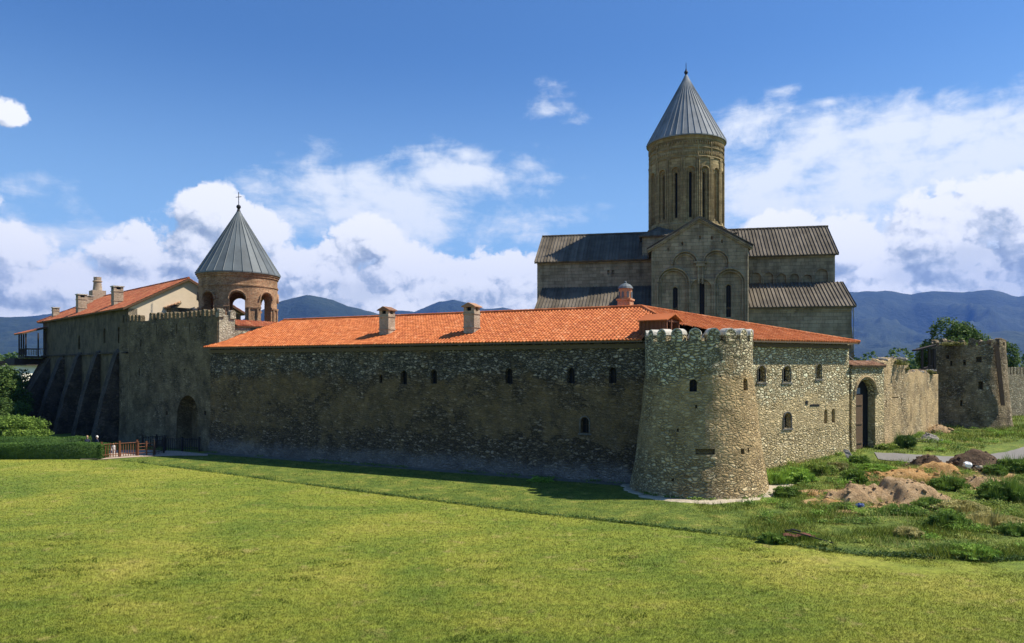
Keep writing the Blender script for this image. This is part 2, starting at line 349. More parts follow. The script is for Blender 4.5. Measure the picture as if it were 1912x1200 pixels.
M['lead'] = roofmat('weathered brown grey roofing', [(0,(.095,.078,.055)),(.5,(.125,.104,.076)),(1,(.155,.13,.098))], .8, fine=.5, big=.6)
M['cone_light'] = roofmat('pale zinc cone', [(0,(.17,.185,.20)),(1,(.24,.255,.27))], .75, .0, fine=.15)
M['cone_dark'] = roofmat('slate grey metal cone', [(0,(.085,.10,.11)),(1,(.13,.15,.16))], .6, .0, fine=.15)
def plain(name, col, rough=.8, metal=0, var=.3, sc=4, bd=.01):
    m, g, b = new_mat(name); p = pos(g)
    k = g.m('ADD', 1-var/2, g.m('MULTIPLY', g.noise(p, sc, 5, .65), var))
    g.put(b.inputs['Base Color'], g.mix(1.0, col, g.vm('SCALE', (1,1,1), scale=k), 'MULTIPLY'))
    b.inputs['Roughness'].default_value = rough; b.inputs['Metallic'].default_value = metal
    bump(g, b, g.noise(p, sc*4, 4), bd)
    return m
M['cream'] = plain('cream render', (.68,.56,.41), .85, 0, .3, .9, .01)
M['void'] = plain('unlit interior', (.012,.012,.013))  # near black colour standing in for the shade inside openings
M['glass'] = plain('dark window glass', (.006,.007,.010), .55, 0, .1)
M['wood'] = plain('brown weathered wood', (.11,.062,.035), .8, 0, .7, 7, .02)
M['wood_dark'] = plain('old dark wood', (.045,.034,.028), .85, 0, .7, 5, .02)
M['wood_red'] = plain('reddish fence wood', (.17,.065,.03), .7, 0, .5, 9)
M['wood_black'] = plain('near black fence wood', (.03,.026,.026), .7, 0, .4, 9)  # near black tone for the fences by the gateway
M['wood_door'] = plain('grey brown door planks', (.15,.095,.055), .85, 0, .6, 6, .03)
M['fascia'] = plain('eaves board', (.12,.09,.055), .8, 0, .4, 3)
M['iron'] = plain('dark wrought iron', (.03,.03,.032), .5, .6, .2)
M['rust'] = plain('rusty sheet metal', (.13,.05,.032), .8, .2, .9, 5, .01)
M['gold'] = plain('dull gilded finial', (.20,.17,.10), .4, .7, .2)
M['concrete'] = plain('pale concrete', (.42,.36,.26), .9, 0, 1.2, 1.6, .05)
M['paving_shade'] = plain('paving with wall shade in its colour', (.13,.125,.10), .9, 0, .8, 2, .02)  # darker copy of the paving, shade of the long wall in its colour
M['asphalt'] = plain('pale grey asphalt', (.19,.18,.165), .95, 0, .4, 3, .01)
M['path'] = plain('pinkish paving', (.42,.33,.26), .9, 0, .4, 3, .01)
M['white'] = plain('white painted wall', (.78,.74,.62), .8, 0, .1)
M['greyroof'] = plain('dull grey shed wall', (.20,.20,.19), .8, 0, .3)
M['bark'] = plain('bark', (.10,.075,.05), .9, 0, .6, 8, .03)
M['plastic_white'] = plain('white plastic', (.75,.77,.78), .4, 0, .15, 8)
M['plastic_blue'] = plain('blue plastic', (.03,.07,.22), .4, 0, .4, 8)
M['skin'] = plain('skin', (.50,.30,.21), .6, 0, .1)
M['hair_dark'] = plain('dark brown hair', (.04,.025,.015), .6, 0, .3, 20)
M['hair_fair'] = plain('fair hair', (.42,.28,.13), .6, 0, .3, 20)
M['cloth_navy'] = plain('navy cloth', (.02,.025,.05), .9, 0, .3)
M['cloth_white'] = plain('white cloth', (.78,.74,.72), .9, 0, .1)
M['cloth_tan'] = plain('tan cloth', (.30,.20,.12), .9, 0, .2)
# foliage
def leafmat(name, cols, trans=.3, nsc=.6):
    cols = [tuple(min(.6, q*1.6) for q in c_) for c_ in cols]
    m, g, b = new_mat(name); p = pos(g); at = g.node('ShaderNodeAttribute', attribute_name='tint')
    f = g.m('ADD', g.m('MULTIPLY', at.outputs['Fac'], .6), g.m('MULTIPLY', g.step(g.noise(p, nsc, 4, .6), .3, .7), .4))
    c = g.ramp(f, [(i/(len(cols)-1), k) for i, k in enumerate(cols)])
    g.put(b.inputs['Base Color'], c); b.inputs['Roughness'].default_value = .7
    tr = g.node('ShaderNodeBsdfTranslucent'); g.put(tr.inputs[0], c); mx = g.node('ShaderNodeMixShader'); mx.inputs[0].default_value = trans
    g.l.new(b.outputs[0], mx.inputs[1]); g.l.new(tr.outputs[0], mx.inputs[2])
    g.l.new(mx.outputs[0], m.node_tree.nodes['Material Output'].inputs['Surface'])
    return m
M['leaf'] = leafmat('mid green leaves', [(.04,.075,.014),(.085,.14,.022),(.15,.21,.035)])
M['leaf_dark'] = leafmat('dark green leaves', [(.02,.045,.012),(.045,.08,.018),(.085,.13,.028)])
M['leaf_bright'] = leafmat('bright green leaves', [(.07,.13,.018),(.14,.23,.032),(.23,.33,.055)])
M['hedge'] = leafmat('clipped hedge leaves', [(.015,.04,.01),(.04,.085,.015),(.075,.13,.022)])
M['weed'] = leafmat('rank weeds', [(.06,.09,.02),(.12,.17,.03),(.20,.24,.05),(.32,.29,.11)], nsc=.5)
M['weed_dry'] = leafmat('dry grass stems', [(.14,.14,.04),(.26,.23,.08),(.40,.34,.16)], nsc=.5)
M['twig'] = leafmat('dead brown twigs', [(.05,.032,.02),(.11,.07,.04),(.20,.13,.08)], .05)
M['lichen'] = leafmat('olive weeds on the wall top', [(.06,.07,.02),(.13,.13,.04),(.22,.19,.08)])
def lawn_color(g, p, blade=False):
    n1 = g.noise(p, .11, 5, .6, .6); n2 = g.noise(g.vm('MULTIPLY', p, (.55,1.6,1)), .42, 6, .65, .4); n3 = g.noise(p, 1.9, 5, .7); n4 = g.noise(p, .9, 5, .7, .5)
    f = g.m('ADD', g.m('MULTIPLY', n1, .62), g.m('ADD', g.m('MULTIPLY', n2, .28), g.m('MULTIPLY', n3, .12)))
    c = g.ramp(f, [(.36,(.082,.134,.016)),(.46,(.14,.182,.021)),(.55,(.205,.225,.028)),(.66,(.30,.28,.05))])
    dry = g.step(n4, .56, .70)
    c = g.mix(g.m('MULTIPLY', dry, .55), c, (.33,.26,.10))
    c = g.mix(g.m('MULTIPLY', g.step(g.noise(p, 1.3, 5, .7, .8), .60, .72), .6), c, (.055,.10,.014))
    return c
def groundmat():
    m, g, b = new_mat('mown lawn and rough ground'); p = pos(g)
    at = g.node('ShaderNodeAttribute', attribute_name='zone'); sp = g.node('ShaderNodeSeparateColor'); g.put(sp.inputs[0], at.outputs['Color'])
    wild, dirt, far = sp.outputs
    lawn = lawn_color(g, p)
    wn = g.noise(p, .7, 6, .65, .3)
    wc = g.ramp(wn, [(.3,(.05,.09,.013)),(.45,(.09,.13,.018)),(.58,(.14,.17,.025)),(.72,(.26,.22,.06))])
    dc = g.ramp(g.noise(p, 1.2, 6, .7), [(.3,(.17,.10,.05)),(.5,(.34,.21,.10)),(.7,(.46,.31,.16))])
    fc = g.ramp(g.noise(g.vm('MULTIPLY', p, (1,.25,1)), .006, 7, .6), [(.35,(.025,.05,.015)),(.5,(.05,.085,.02)),(.62,(.12,.14,.04))])
    wobble = g.m('MULTIPLY', g.m('SUBTRACT', g.noise(p, 1.1, 4), .5), .7)
    c = g.mix(g.step(g.m('ADD', wild, wobble), .4, .6), lawn, wc)
    c = g.mix(g.step(g.m('ADD', dirt, wobble), .4, .6), c, dc)
    c = g.mix(far, c, fc)
    g.put(b.inputs['Base Color'], g.mix(1.0, c, g.vm('SCALE', (1,1,1), scale=g.m('ADD', .30, g.m('MULTIPLY', g.m('MULTIPLY', g.noise(p, 9, 6, .85), g.m('ADD', .7, g.m('MULTIPLY', g.step(g.noise(p, 3.0, 4, .7), .34, .66), .6))), 1.5))), 'MULTIPLY'))
    bump(g, b, g.m('ADD', g.m('MULTIPLY', g.noise(p, 11, 5, .8), .5), g.noise(p, 1.5, 4)), .08)
    return m
M['ground'] = groundmat()
def blademat(name, wildc=None):
    m, g, b = new_mat(name); p = pos(g); at = g.node('ShaderNodeAttribute', attribute_name='tint')
    c = lawn_color(g, p) if wildc is None else g.ramp(g.m('ADD', g.m('MULTIPLY', g.noise(p, .55, 5, .65), .8), g.m('MULTIPLY', at.outputs['Fac'], .2)), wildc)
    k = g.m('MULTIPLY', g.m('ADD', .38, g.m('MULTIPLY', at.outputs['Fac'], 1.0)), g.m('ADD', .68, g.m('MULTIPLY', g.step(g.noise(p, 3.0, 4, .7), .34, .66), .6)))
    c = g.mix(1.0, c, g.vm('SCALE', (1,1,1), scale=k), 'MULTIPLY'); g.put(b.inputs['Base Color'], c)
    tr = g.node('ShaderNodeBsdfTranslucent'); g.put(tr.inputs[0], c); mx = g.node('ShaderNodeMixShader'); mx.inputs[0].default_value = .4
    g.l.new(b.outputs[0], mx.inputs[1]); g.l.new(tr.outputs[0], mx.inputs[2])
    g.l.new(mx.outputs[0], m.node_tree.nodes['Material Output'].inputs['Surface'])
    return m
M['blade'] = blademat('lawn blades')
M['blade_wild'] = blademat('uncut grass blades', [(.34,(.06,.11,.014)),(.48,(.11,.165,.02)),(.6,(.18,.21,.032)),(.75,(.38,.32,.11))])
def dirtmat(name, a, b_, c_):
    m, g, b = new_mat(name); p = pos(g)
    f = g.m('ADD', g.m('MULTIPLY', g.noise(p, 1.6, 8, .7, .3), .5), g.m('MULTIPLY', g.noise(p, 7, 6, .8), .5))
    g.put(b.inputs['Base Color'], g.ramp(f, [(.38,a),(.5,b_),(.62,c_)])); bump(g, b, g.m('ADD', g.noise(p, 9, 7, .8), g.noise(p, 3, 5, .7)), .16); return m
M['dirt'] = dirtmat('tan earth', (.26,.16,.08), (.44,.29,.15), (.58,.42,.25))
M['dirt_orange'] = dirtmat('orange earth', (.30,.15,.05), (.50,.28,.10), (.62,.42,.20))
M['brush'] = dirtmat('brown rotting brush', (.05,.03,.018), (.12,.075,.045), (.22,.15,.09))

# ------------------------------------------------------------------ generic builders
def tiled(parent, name, mat, O, U, Vv, poly, w=.28, row=.42, amp=.05, step=.035, kind='tile', skip=None, thick=.12, slabmat=None, label=None):
    """roof surface of real tiles over a convex polygon given in (u along eave, v up slope)"""
    O = Vector(O); U = Vector(U).normalized(); Vv = Vector(Vv).normalized(); Nn = U.cross(Vv).normalized()
    if Nn.z < 0: Nn = -Nn
    us = [p[0] for p in poly]
    def vr(u):
        lo, hi = 1e9, -1e9
        for i in range(len(poly)):
            (a, b), (c, d) = poly[i], poly[(i+1) % len(poly)]
            if min(a, c)-1e-6 <= u <= max(a, c)+1e-6:
                if abs(a-c) < 1e-6: vs = [b, d]
                else: vs = [b+(d-b)*(u-a)/(c-a)]
                lo = min(lo, *vs); hi = max(hi, *vs)
        return lo, hi
    if kind == 'tile': prof = [(0, 0), (.12, .75), (.28, 1), (.44, .75), (.56, 0), (.78, -.35)]
    else: prof = [(0, 1), (.12, 1), (.13, 0), (.97, 0), (.985, 1)]
    mb = MB(); ncol = int((max(us)-min(us))/w)+1; u0 = min(us); vmin = min(p[1] for p in poly)
    for c in range(ncol):
        xs = [(u0+(c+q)*w, hgt) for q, hgt in prof]+[(u0+(c+1)*w, prof[0][1])]
        xs = [(min(x, max(us)), hgt) for x, hgt in xs]
        rng = [vr(x) for x, _ in xs]
        hi = max(r[1] for r in rng); lo = min(r[0] for r in rng)
        r0 = int((lo-vmin)/row); r1 = int((hi-vmin)/row)+1
        for r in range(r0, r1):
            va, vb = vmin+r*row, vmin+(r+1)*row
            cen = O+U*(u0+(c+.5)*w)+Vv*((va+vb)/2)
            if skip and skip(cen): continue
            vs = []; jit = (random.random()-.5)*step*.5
            for (x, hgt), (l, h_) in zip(xs, rng):
                a = min(max(va, l), h_); b = min(max(vb, l), h_)
                vs.append(O+U*x+Vv*a+Nn*(hgt*amp+step+jit)); vs.append(O+U*x+Vv*b+Nn*(hgt*amp+jit))
            vs2 = [v-Nn*(step+.02+(amp if r == r0 else 0)) for v in vs[0::2]]
            n = len(xs); base = vs+vs2
            fs = [(2*i, 2*i+2, 2*i+3, 2*i+1) for i in range(n-1)]+[(2*n+i, 2*n+i+1, 2*i+2, 2*i) for i in range(n-1)]
            fs = [f for f in fs if (base[f[0]]-base[f[2]]).length > 1e-4 and (base[f[1]]-base[f[3]]).length > 1e-4]
            mb.add(base, fs)
    o = mb.build(name, mat, parent, label=label)
    if thick:
        sb = MB()
        sb.prism([O+U*a+Vv*b-Nn*.03-Nn*amp*.4 for a, b in poly], -Nn*thick)
        if skip is None: sb.build('roof_boards', slabmat or M['fascia'], o if parent and parent.parent is None else parent)
    return o
def ridge(parent, name, mat, a, b, r=.13, n=None):
    a = Vector(a); b = Vector(b); L = (b-a).length; n = n or max(2, int(L/.42)); mb = MB()
    for i in range(n): mb.tube([a+(b-a)*(i/n), a+(b-a)*((i+1.08)/n)], r, 8, r*.86)
    return mb.build(name, mat, parent)
def merlon(mb, c, u, nrm, w, h, t):
    c = Vector(c); mb.prism(arch_loop(c-Vector(nrm)*t/2, u, w, h, n=8), Vector(nrm)*t)
def window(parent, c, u, nrm, w, h, depth=.35, pointed=False, mat=None, surround=None, sill=False, name='window'):
    """recessed dark leaf behind a cut opening; surround = proud stone frame"""
    c = Vector(c); nrm = Vector(nrm); mb = MB()
    mb.prism(arch_loop(c-nrm*depth-Vector((0,0,.05)), u, w+.1, h+.1, pointed), -nrm*.05)
    o = mb.build(name, mat or M['glass'], parent)
    fr = MB(); uu = Vector(u)
    fr.box(c-nrm*(depth-.03), uu*.025, nrm*.02, h*.97); fr.box(c-nrm*(depth-.03)+Vector((0,0,h*.5)), uu*w*.5, nrm*.02, .04)
    fr.build('window_bar', M['wood_dark'], o)
    if surround:
        sb = MB(); lp = arch_loop(c+nrm*.02, u, w+.16, h+.08, pointed)
        sb.tube(lp[1:]+[lp[0]], surround, 6); sb.box(c-Vector((0,0,.14)), uu*(w*.5+.22), nrm*.06, .12)
        sb.build('window_surround', M['surround'], o)
    return o
def blob_mesh(name, loc, rx, ry, h, mat, label, cat, seed=0, n=40, group=None, rough=.35, zfun=None):
    """heap: a disc heightfield with noise"""
    mb = MB(); vs = []; fs = []
    for j in range(n+1):
        for i in range(n+1):
            x = (i/n*2-1)*rx; y = (j/n*2-1)*ry; rr = sqrt((x/rx)**2+(y/ry)**2)
            q = noise.fractal(Vector((x*.5+seed*7, y*.5, seed)), 1, 2, 5)
            k = smooth(1.0, .05, rr+q*.45)
            r2 = noise.ridged_multi_fractal(Vector((x*1.1+seed, y*1.1, seed)), 1, 2.1, 6, 1, 2)-.9
            z = h*k*(1+q*rough*.7+r2*.03)+noise.fractal(Vector((x*3.2, y*3.2, seed)), .5, 2, 6)*.09*k+noise.noise(Vector((x*9, y*9, seed)))*.03*k-.12*(1-k)
            vs.append((loc[0]+x, loc[1]+y, ground(loc[0]+x, loc[1]+y)+z-.02))
    for j in range(n):
        for i in range(n):
            a = j*(n+1)+i; fs.append((a, a+1, a+n+2, a+n+1))
    mb.add(vs, fs)
    rr_ = random.Random(seed)
    for k in range(int(26*rx)):
        i = rr_.randrange(3, n-2); j = rr_.randrange(3, n-2); x = (i/n*2-1)/rx*rx; y = j/n*2-1
        if hypot(x, y) > .95: continue
        p = vs[j*(n+1)+i]; s_ = rr_.uniform(.03, .13)*(1.4 if hypot(x, y) > .5 else .8); i0 = len(mb.v); mb.ball((p[0], p[1], max(p[2], ground(p[0], p[1]))+s_*.2), s_, 4, .7)
        mb.v[i0:] = [tuple(Vector(v)+noise.noise_vector(Vector(v)*8)*s_*.5) for v in mb.v[i0:]]
    o = mb.build(name, mat, None, loc, smooth_=True); tag(o, label, cat, group); return o
def np_mesh(name, V, Fidx, mat, tint=None, k=3, loc=(0,0,0)):
    me = bpy.data.meshes.new(name); nv = len(V); nf = len(Fidx)
    V = V-np.array(loc)
    me.vertices.add(nv); me.vertices.foreach_set('co', V.astype(np.float32).ravel())
    me.loops.add(nf*k); me.loops.foreach_set('vertex_index', Fidx.astype(np.int32).ravel())
    me.polygons.add(nf); me.polygons.foreach_set('loop_start', np.arange(0, nf*k, k, dtype=np.int32))
    try: me.polygons.foreach_set('loop_total', np.full(nf, k, dtype=np.int32))
    except Exception: pass
    if tint is not None:
        at = me.attributes.new('tint', 'FLOAT', 'FACE'); at.data.foreach_set('value', tint.astype(np.float32))
    me.materials.append(mat); me.update(calc_edges=True)
    o = bpy.data.objects.new(name, me); C.objects.link(o); o.location = loc
    return o
rng = np.random.default_rng(11)
def leaf_quads(cen, size, up=0.0):
    n = len(cen); d = rng.normal(size=(n, 3)); d[:, 2] *= .7; d /= np.linalg.norm(d, axis=1)[:, None]
    e = np.cross(d, rng.normal(size=(n, 3))*.8+np.array([.35, -.25, .9])); e /= np.linalg.norm(e, axis=1)[:, None]
    s = (size*rng.uniform(.6, 1.4, n))[:, None]
    V = np.stack([cen-d*s, cen+e*s*.55, cen+d*s, cen-e*s*.55], 1).reshape(-1, 3)
    return V, np.arange(n*4).reshape(-1, 4)
def crown_points(blobs, n):
    """points clumped near the shells of many ellipsoids"""
    w = np.array([b[3]*b[4]*b[5] for b in blobs])**.67; w /= w.sum(); out = []
    for b, k in zip(blobs, w):
        m = max(4, int(n*k)); d = rng.normal(size=(m, 3)); d /= np.linalg.norm(d, axis=1)[:, None]
        r = rng.uniform(.55, 1.0, m)**.6*(1+rng.normal(size=m)*.07)
        out.append(np.array(b[:3])+d*r[:, None]*np.array(b[3:6]))
    return np.concatenate(out)
def sub_blobs(c, r, n, k=.38, seed=0):
    rr = random.Random(seed); out = []
    for i in range(n):
        a = rr.uniform(0, 2*pi); z = rr.uniform(-.75, 1); q = sqrt(max(0, 1-z*z))*rr.uniform(.55, .95)
        s = k*rr.uniform(.65, 1.25); out.append((c[0]+r[0]*q*cos(a), c[1]+r[1]*q*sin(a), c[2]+r[2]*z*.8, r[0]*s, r[1]*s, r[2]*s))
    return out
def tree(name, x, y, z0, h, rx, ry, label, cat='tree', group=None, n=5000, leaf=.16, mat='leaf', trunk=.35, seed=0, lift=.3, nb=16):
    t = thing(name, (x, y, z0), label, cat, group); rr = random.Random(seed); mb = MB()
    top = Vector((x, y, z0+h*.75)); mb.tube([Vector((x, y, z0-.2)), Vector((x+.1*h*.1, y, z0+h*.35)), top], trunk*.5, 8, trunk*.15)
    cz = z0+h*(lift+1)/2; rz = h*(1-lift)/2
    bl = sub_blobs((x, y, cz), (rx, ry, rz), nb, .42, seed)
    for b in bl[:8]:
        mb.tube([Vector((x, y, z0+h*rr.uniform(.25, .5))), Vector(((x+b[0])/2, (y+b[1])/2, b[2]*.6+.4*(z0+h*.4))), Vector(b[:3])], trunk*.2, 5, trunk*.05)
    mb.build('trunk', M['bark'], t)
    cen = crown_points(bl, n); V, I = leaf_quads(cen, leaf)
    lo = origin_of(t); o = np_mesh('crown', V-np.array(lo), I, M[mat], rng.uniform(0, 1, len(I)), 4); o.parent = t
    return t
def blades(xy, z, h, w, lean=.5):
    n = len(xy); a = rng.uniform(0, 2*pi, n); b = rng.uniform(0, 2*pi, n)
    hh = h*rng.uniform(.5, 1.25, n); c = np.column_stack([xy, z])
    side = np.column_stack([np.cos(a), np.sin(a), np.zeros(n)])*(w*.5*np.ones(n))[:, None]
    tip = c+np.column_stack([np.cos(b)*lean*hh, np.sin(b)*lean*hh, hh])
    V = np.stack([c-side, c+side, tip], 1).reshape(-1, 3)
    return V, np.arange(n*3).reshape(-1, 3)
def npnoise(x, y, s, seed=0):
    r = np.random.default_rng(seed); o = np.zeros_like(x)
    for i in range(8):
        a = r.uniform(0, 2*pi); k = s*r.uniform(.6, 1.8); o += np.sin((x*np.cos(a)+y*np.sin(a))*k+r.uniform(0, 6.28))
    return o/8**.5
# ================================================================== SETTING
BL = [(-90,65),(-60,64.5),(-34,63.6),(-32.7,63.1),(-11.1,48.6),(1.3,40.6),(6.7,37.7),(11.2,34.7),(14.7,31.5),(19.7,30.4),(30,31.5),(60,36),(120,40)]
def bly(x): return float(np.interp(x, [p[0] for p in BL], [p[1] for p in BL]))
def terrain_z(x, y):
    z = ground(x, y)
    if -36 < x < 14:
        d = y-bly(x); z -= .16*math.exp(-((d-.1)/.28)**2)
    if x > 10 and 28 < y < 90: z += noise.fractal(Vector((x*.35, y*.35, 3)), 1, 2, 4)*.10*smooth(10, 16, x)
    if y > 400: z -= smooth(400, 9000, y)*2
    return z
def GG(px, py):
    t = (px-CX)/F; Y = 40.
    for _ in range(60):
        Y = Y*.5+.5*(HC-ground(t*Y, Y))*F/(py-HY)
    return Vector((t*Y, Y, ground(t*Y, Y)))
DIRT = [(GG(1645,930), 4.0, 3.0), (GG(1560,938), 2.2, 1.2), (GG(1680,885), 3.6, 2.2), (GG(1790,875), 4.2, 3.0), (GG(1830,905), 2.6, 1.4), (GG(1520,918), 1.2, .5), (GG(1610,955), 1.6, .8)]
def zones(x, y):
    wild = 1.0 if y > bly(x) else 0.0
    d = 0.0
    if x > 8:
        for c, rx, ry in DIRT:
            d = max(d, smooth(1.15, .6, hypot((x-c.x)/rx, (y-c.y)/ry)))
    far = smooth(110, 160, y) if abs(x) < 160 else 1.0
    if y < -20: far = 1.0
    return wild, d, far
def build_ground():
    def graded(lo, hi, st, far, grow=1.22):
        a = list(np.arange(lo, hi+1e-6, st)); s = st; v = a[0]; pre = []
        while v > -far: s *= grow; v -= s; pre.append(v)
        s = st; v = a[-1]; post = []
        while v < far: s *= grow; v += s; post.append(v)
        return pre[::-1]+a+post
    xs = graded(-60, 60, .6, 13000); ys = [-40,-20,-10,0,6,12,16]+list(np.arange(19, 28, .6))+list(np.arange(28, 66, .3))+graded(66, 110, 1.0, 13000)[0:0]
    v = 66; s = .6
    while v < 13000:
        ys.append(v); s *= 1.05 if v < 110 else 1.2; v += s
    ys = [-400,-100]+ys
    vs = [(x, y, terrain_z(x, y)) for y in ys for x in xs]; nx = len(xs)
    fs = [(j*nx+i, j*nx+i+1, (j+1)*nx+i+1, (j+1)*nx+i) for j in range(len(ys)-1) for i in range(nx-1)]
    me = bpy.data.meshes.new('ground'); me.from_pydata(vs, [], fs)
    at = me.attributes.new('zone', 'FLOAT_COLOR', 'POINT')
    col = np.ones((len(vs), 4), np.float32)
    for i, p in enumerate(vs): col[i, :3] = zones(p[0], p[1])
    at.data.foreach_set('color', col.ravel()); me.polygons.foreach_set('use_smooth', [True]*len(fs))
    me.materials.append(M['ground']); o = bpy.data.objects.new('ground', me); C.objects.link(o); o['kind'] = 'structure'
build_ground()
def strip(name, left, right, mat, dz=.03, sub=12, kind='structure'):
    mb = MB(); vs = []; n = len(left)
    rows = []
    for i in range(n-1):
        for k in range(sub):
            t = k/sub; rows.append((Vector(left[i]).lerp(Vector(left[i+1]), t), Vector(right[i]).lerp(Vector(right[i+1]), t)))
    rows.append((Vector(left[-1]), Vector(right[-1])))
    for a, b in rows:
        for q in range(5):
            p = a.lerp(b, q/4); vs.append((p.x, p.y, terrain_z(p.x, p.y)+dz))
    mb.add(vs, [(i*5+q, i*5+q+1, i*5+q+6, i*5+q+5) for i in range(len(rows)-1) for q in range(4)])
    o = mb.build(name, mat, smooth_=True); o['kind'] = kind; return o
strip('road', [GG(1632,846), GG(1700,851), GG(1760,853), GG(1830,850), GG(1880,844), GG(1925,831), GG(2100,790)], [GG(1640,856), GG(1700,864), GG(1760,868), GG(1830,866), GG(1880,862), GG(1925,856), GG(2100,840)], M['asphalt'], .05)
strip('path', [G(150,840), G(200,841), G(260,840), G(330,842), G(388,848)], [G(150,858), G(200,857), G(262,853), G(330,851), G(388,851)], M['path'], .03)
# mountains: real ridged relief kilometres away
def range_(name, prof, r0, depth, mat, seed, amp=.16, n=260, rows=46, back=.5, foot=0.0):
    pxs = [p[0] for p in prof]; az0 = math.atan((pxs[0]-CX)/F); az1 = math.atan((pxs[-1]-CX)/F); vs = []
    for j in range(rows+1):
        q = j/rows; r = r0-depth*(1-q) if q <= 1 else r0
        for i in range(n+1):
            az = az0+(az1-az0)*i/n; px = CX+F*math.tan(az); H0 = (HY-float(np.interp(px, pxs, [p[1] for p in prof])))/F*r0*1.0
            x, y = r*math.tan(az), r
            s = noise.ridged_multi_fractal(Vector((x*.0011+seed, y*.0011, seed)), 1, 2.1, 6, 1.0, 2.0)*.5
            s2 = noise.fractal(Vector((x*.0006+seed, y*.0006, seed)), 1, 2, 5)
            base = q**1.25*(1-amp*1.6*(1-q))+ (s-.55)*amp*2.2*(q*(1-q)*4)**.8+s2*amp*.8*q*(1-q)*4
            z = H0*max(-.02, base)+noise.fractal(Vector((x*.004, y*.004, seed)), 1, 2, 5)*14*q
            edge = smooth(0, .06, i/n)*smooth(1, .94, i/n)
            vs.append((x, y, z*edge-4+foot))
    n1 = n+1
    for i in range(n1):                       # far slope, so the range has depth
        p = vs[rows*n1+i]; vs.append((p[0]*1.25, p[1]*1.25, -10))
    fs = [(j*n1+i, j*n1+i+1, (j+1)*n1+i+1, (j+1)*n1+i) for j in range(rows+1) for i in range(n)]
    mb = MB(); mb.add(vs, fs); o = mb.build(name, mat, smooth_=True); o['kind'] = 'structure'; return o
def mountmat():
    m, g, b = new_mat('forested mountain'); p = pos(g)
    f = g.m('ADD', g.m('MULTIPLY', g.noise(p, .0022, 8, .65), .7), g.m('MULTIPLY', g.noise(p, .02, 6, .7), .4))
    g.put(b.inputs['Base Color'], g.ramp(f, [(.42,(.012,.024,.012)),(.55,(.02,.036,.015)),(.66,(.04,.056,.025))])); bump(g, b, g.noise(p, .012, 7, .7), 30); return m
MM = mountmat()
range_('mountain', [(-420,600),(-200,575),(0,588),(60,590),(150,600),(230,612),(330,640),(420,684)], 6200, 2600, MM, 1.3)
range_('mountain', [(-120,600),(20,590),(90,585),(170,566),(240,575),(330,600),(420,622),(520,650)], 9000, 2200, MM, 5.1)
range_('mountain', [(300,684),(380,640),(470,585),(515,560),(548,552),(572,548),(600,552),(622,558),(650,570),(690,578),(725,590),(800,620),(900,684)], 6600, 2400, MM, 2.7)
range_('mountain', [(600,640),(700,584),(742,576),(775,581),(800,570),(822,560),(846,557),(872,563),(905,575),(940,572),(975,578),(1020,572),(1080,590),(1200,640)], 8600, 2300, MM, 4.4)
range_('mountain', [(1150,640),(1300,575),(1420,556),(1500,546),(1560,540),(1600,543),(1650,540),(1700,548),(1745,540),(1800,545),(1850,538),(1900,552),(1990,548),(2150,560),(2400,600)], 8800, 3600, MM, 7.9, amp=.2, n=320)
range_('foothill', [(1350,684),(1480,655),(1600,648),(1700,640),(1790,622),(1880,615),(1980,622),(2200,640),(2500,684)], 5600, 1500, MM, 9.2, amp=.25)
# air
hz = MB(); hz.box((0, 5200, -14), (9500, 0, 0), (0, 6600, 0), 1500)
HAZE_D = 4.6e-5
hm = bpy.data.materials.new('air haze'); hm.use_nodes = True; hm.node_tree.nodes.clear()
hg = N(hm.node_tree); ho = hg.node('ShaderNodeOutputMaterial'); hv = hg.node('ShaderNodeVolumePrincipled')
hv.inputs['Color'].default_value = (.13,.33,1,1); hv.inputs['Density'].default_value = HAZE_D; hv.inputs['Anisotropy'].default_value = .1
hg.l.new(hv.outputs[0], ho.inputs['Volume'])
hazeo = hz.build('haze', hm); hazeo['kind'] = 'stuff'; hazeo['label'] = 'blue haze in front of the distant mountains'

# ================================================================== PALACE RANGE (red roofed, along the wall)
T = Vector((12.2, 48.4)); AL = Vector((-28.15, 69.0)); C2 = Vector((26.0, 57.0)); BK = Vector((-21.8, 81.5))
def v3(p, z=0): return Vector((p[0], p[1], z))
def unit(a, b): d = Vector(b[:2])-Vector(a[:2]); return Vector((d.x, d.y, 0)).normalized()
def outn(a, b):                                   # horizontal normal of a-b on the camera's side
    u = unit(a, b); n = Vector((u.y, -u.x, 0)); mid = (Vector(a[:2])+Vector(b[:2]))/2
    return n if n.dot(Vector((-mid.x, -mid.y, 0))) > 0 else -n
def slab(parent, name, a, b, z0, z1, t, mat, foot=.3, zf=2.5, nrm=None, label=None):
    n = nrm or outn(a, b); A = v3(a); prof = [(0, z1), (0, z0+zf), (foot, z0), (-t, z0), (-t, z1)]
    pts = [A+n*q+Vector((0,0,z)) for q, z in prof]; mb = MB(); mb.prism(pts, v3(b)-v3(a)); return mb.build(name, mat, parent, fix=True, label=label)
def openings(parent, wallobj, a, b, specs, name='window', depth=.4, surround=None):
    n = outn(a, b); u = unit(a, b); cb = MB(); ws = []
    for s in specs:
        px, w, y0, y1 = s[:4]; p = seg_at(a, b, px); wm = (seg_at(a, b, px+w/2)-seg_at(a, b, px-w/2)).length
        zt, zb = zat(y0, p.y), zat(y1, p.y); c = v3(p, zb)
        cb.prism(arch_loop(c+n*.6, u, wm, zt-zb), -n*(depth+.7)); ws.append((c, wm, zt-zb, s[4] if len(s) > 4 else surround))
    cut(wallobj, cb)
    for c, w, h, su in ws: window(parent, c, u, n, w, h, depth, surround=su)
pal = thing('palace', v3((AL+T)/2, 0), 'long stone palace range with orange tiled roof, between gatehouse and big round tower', 'palace')
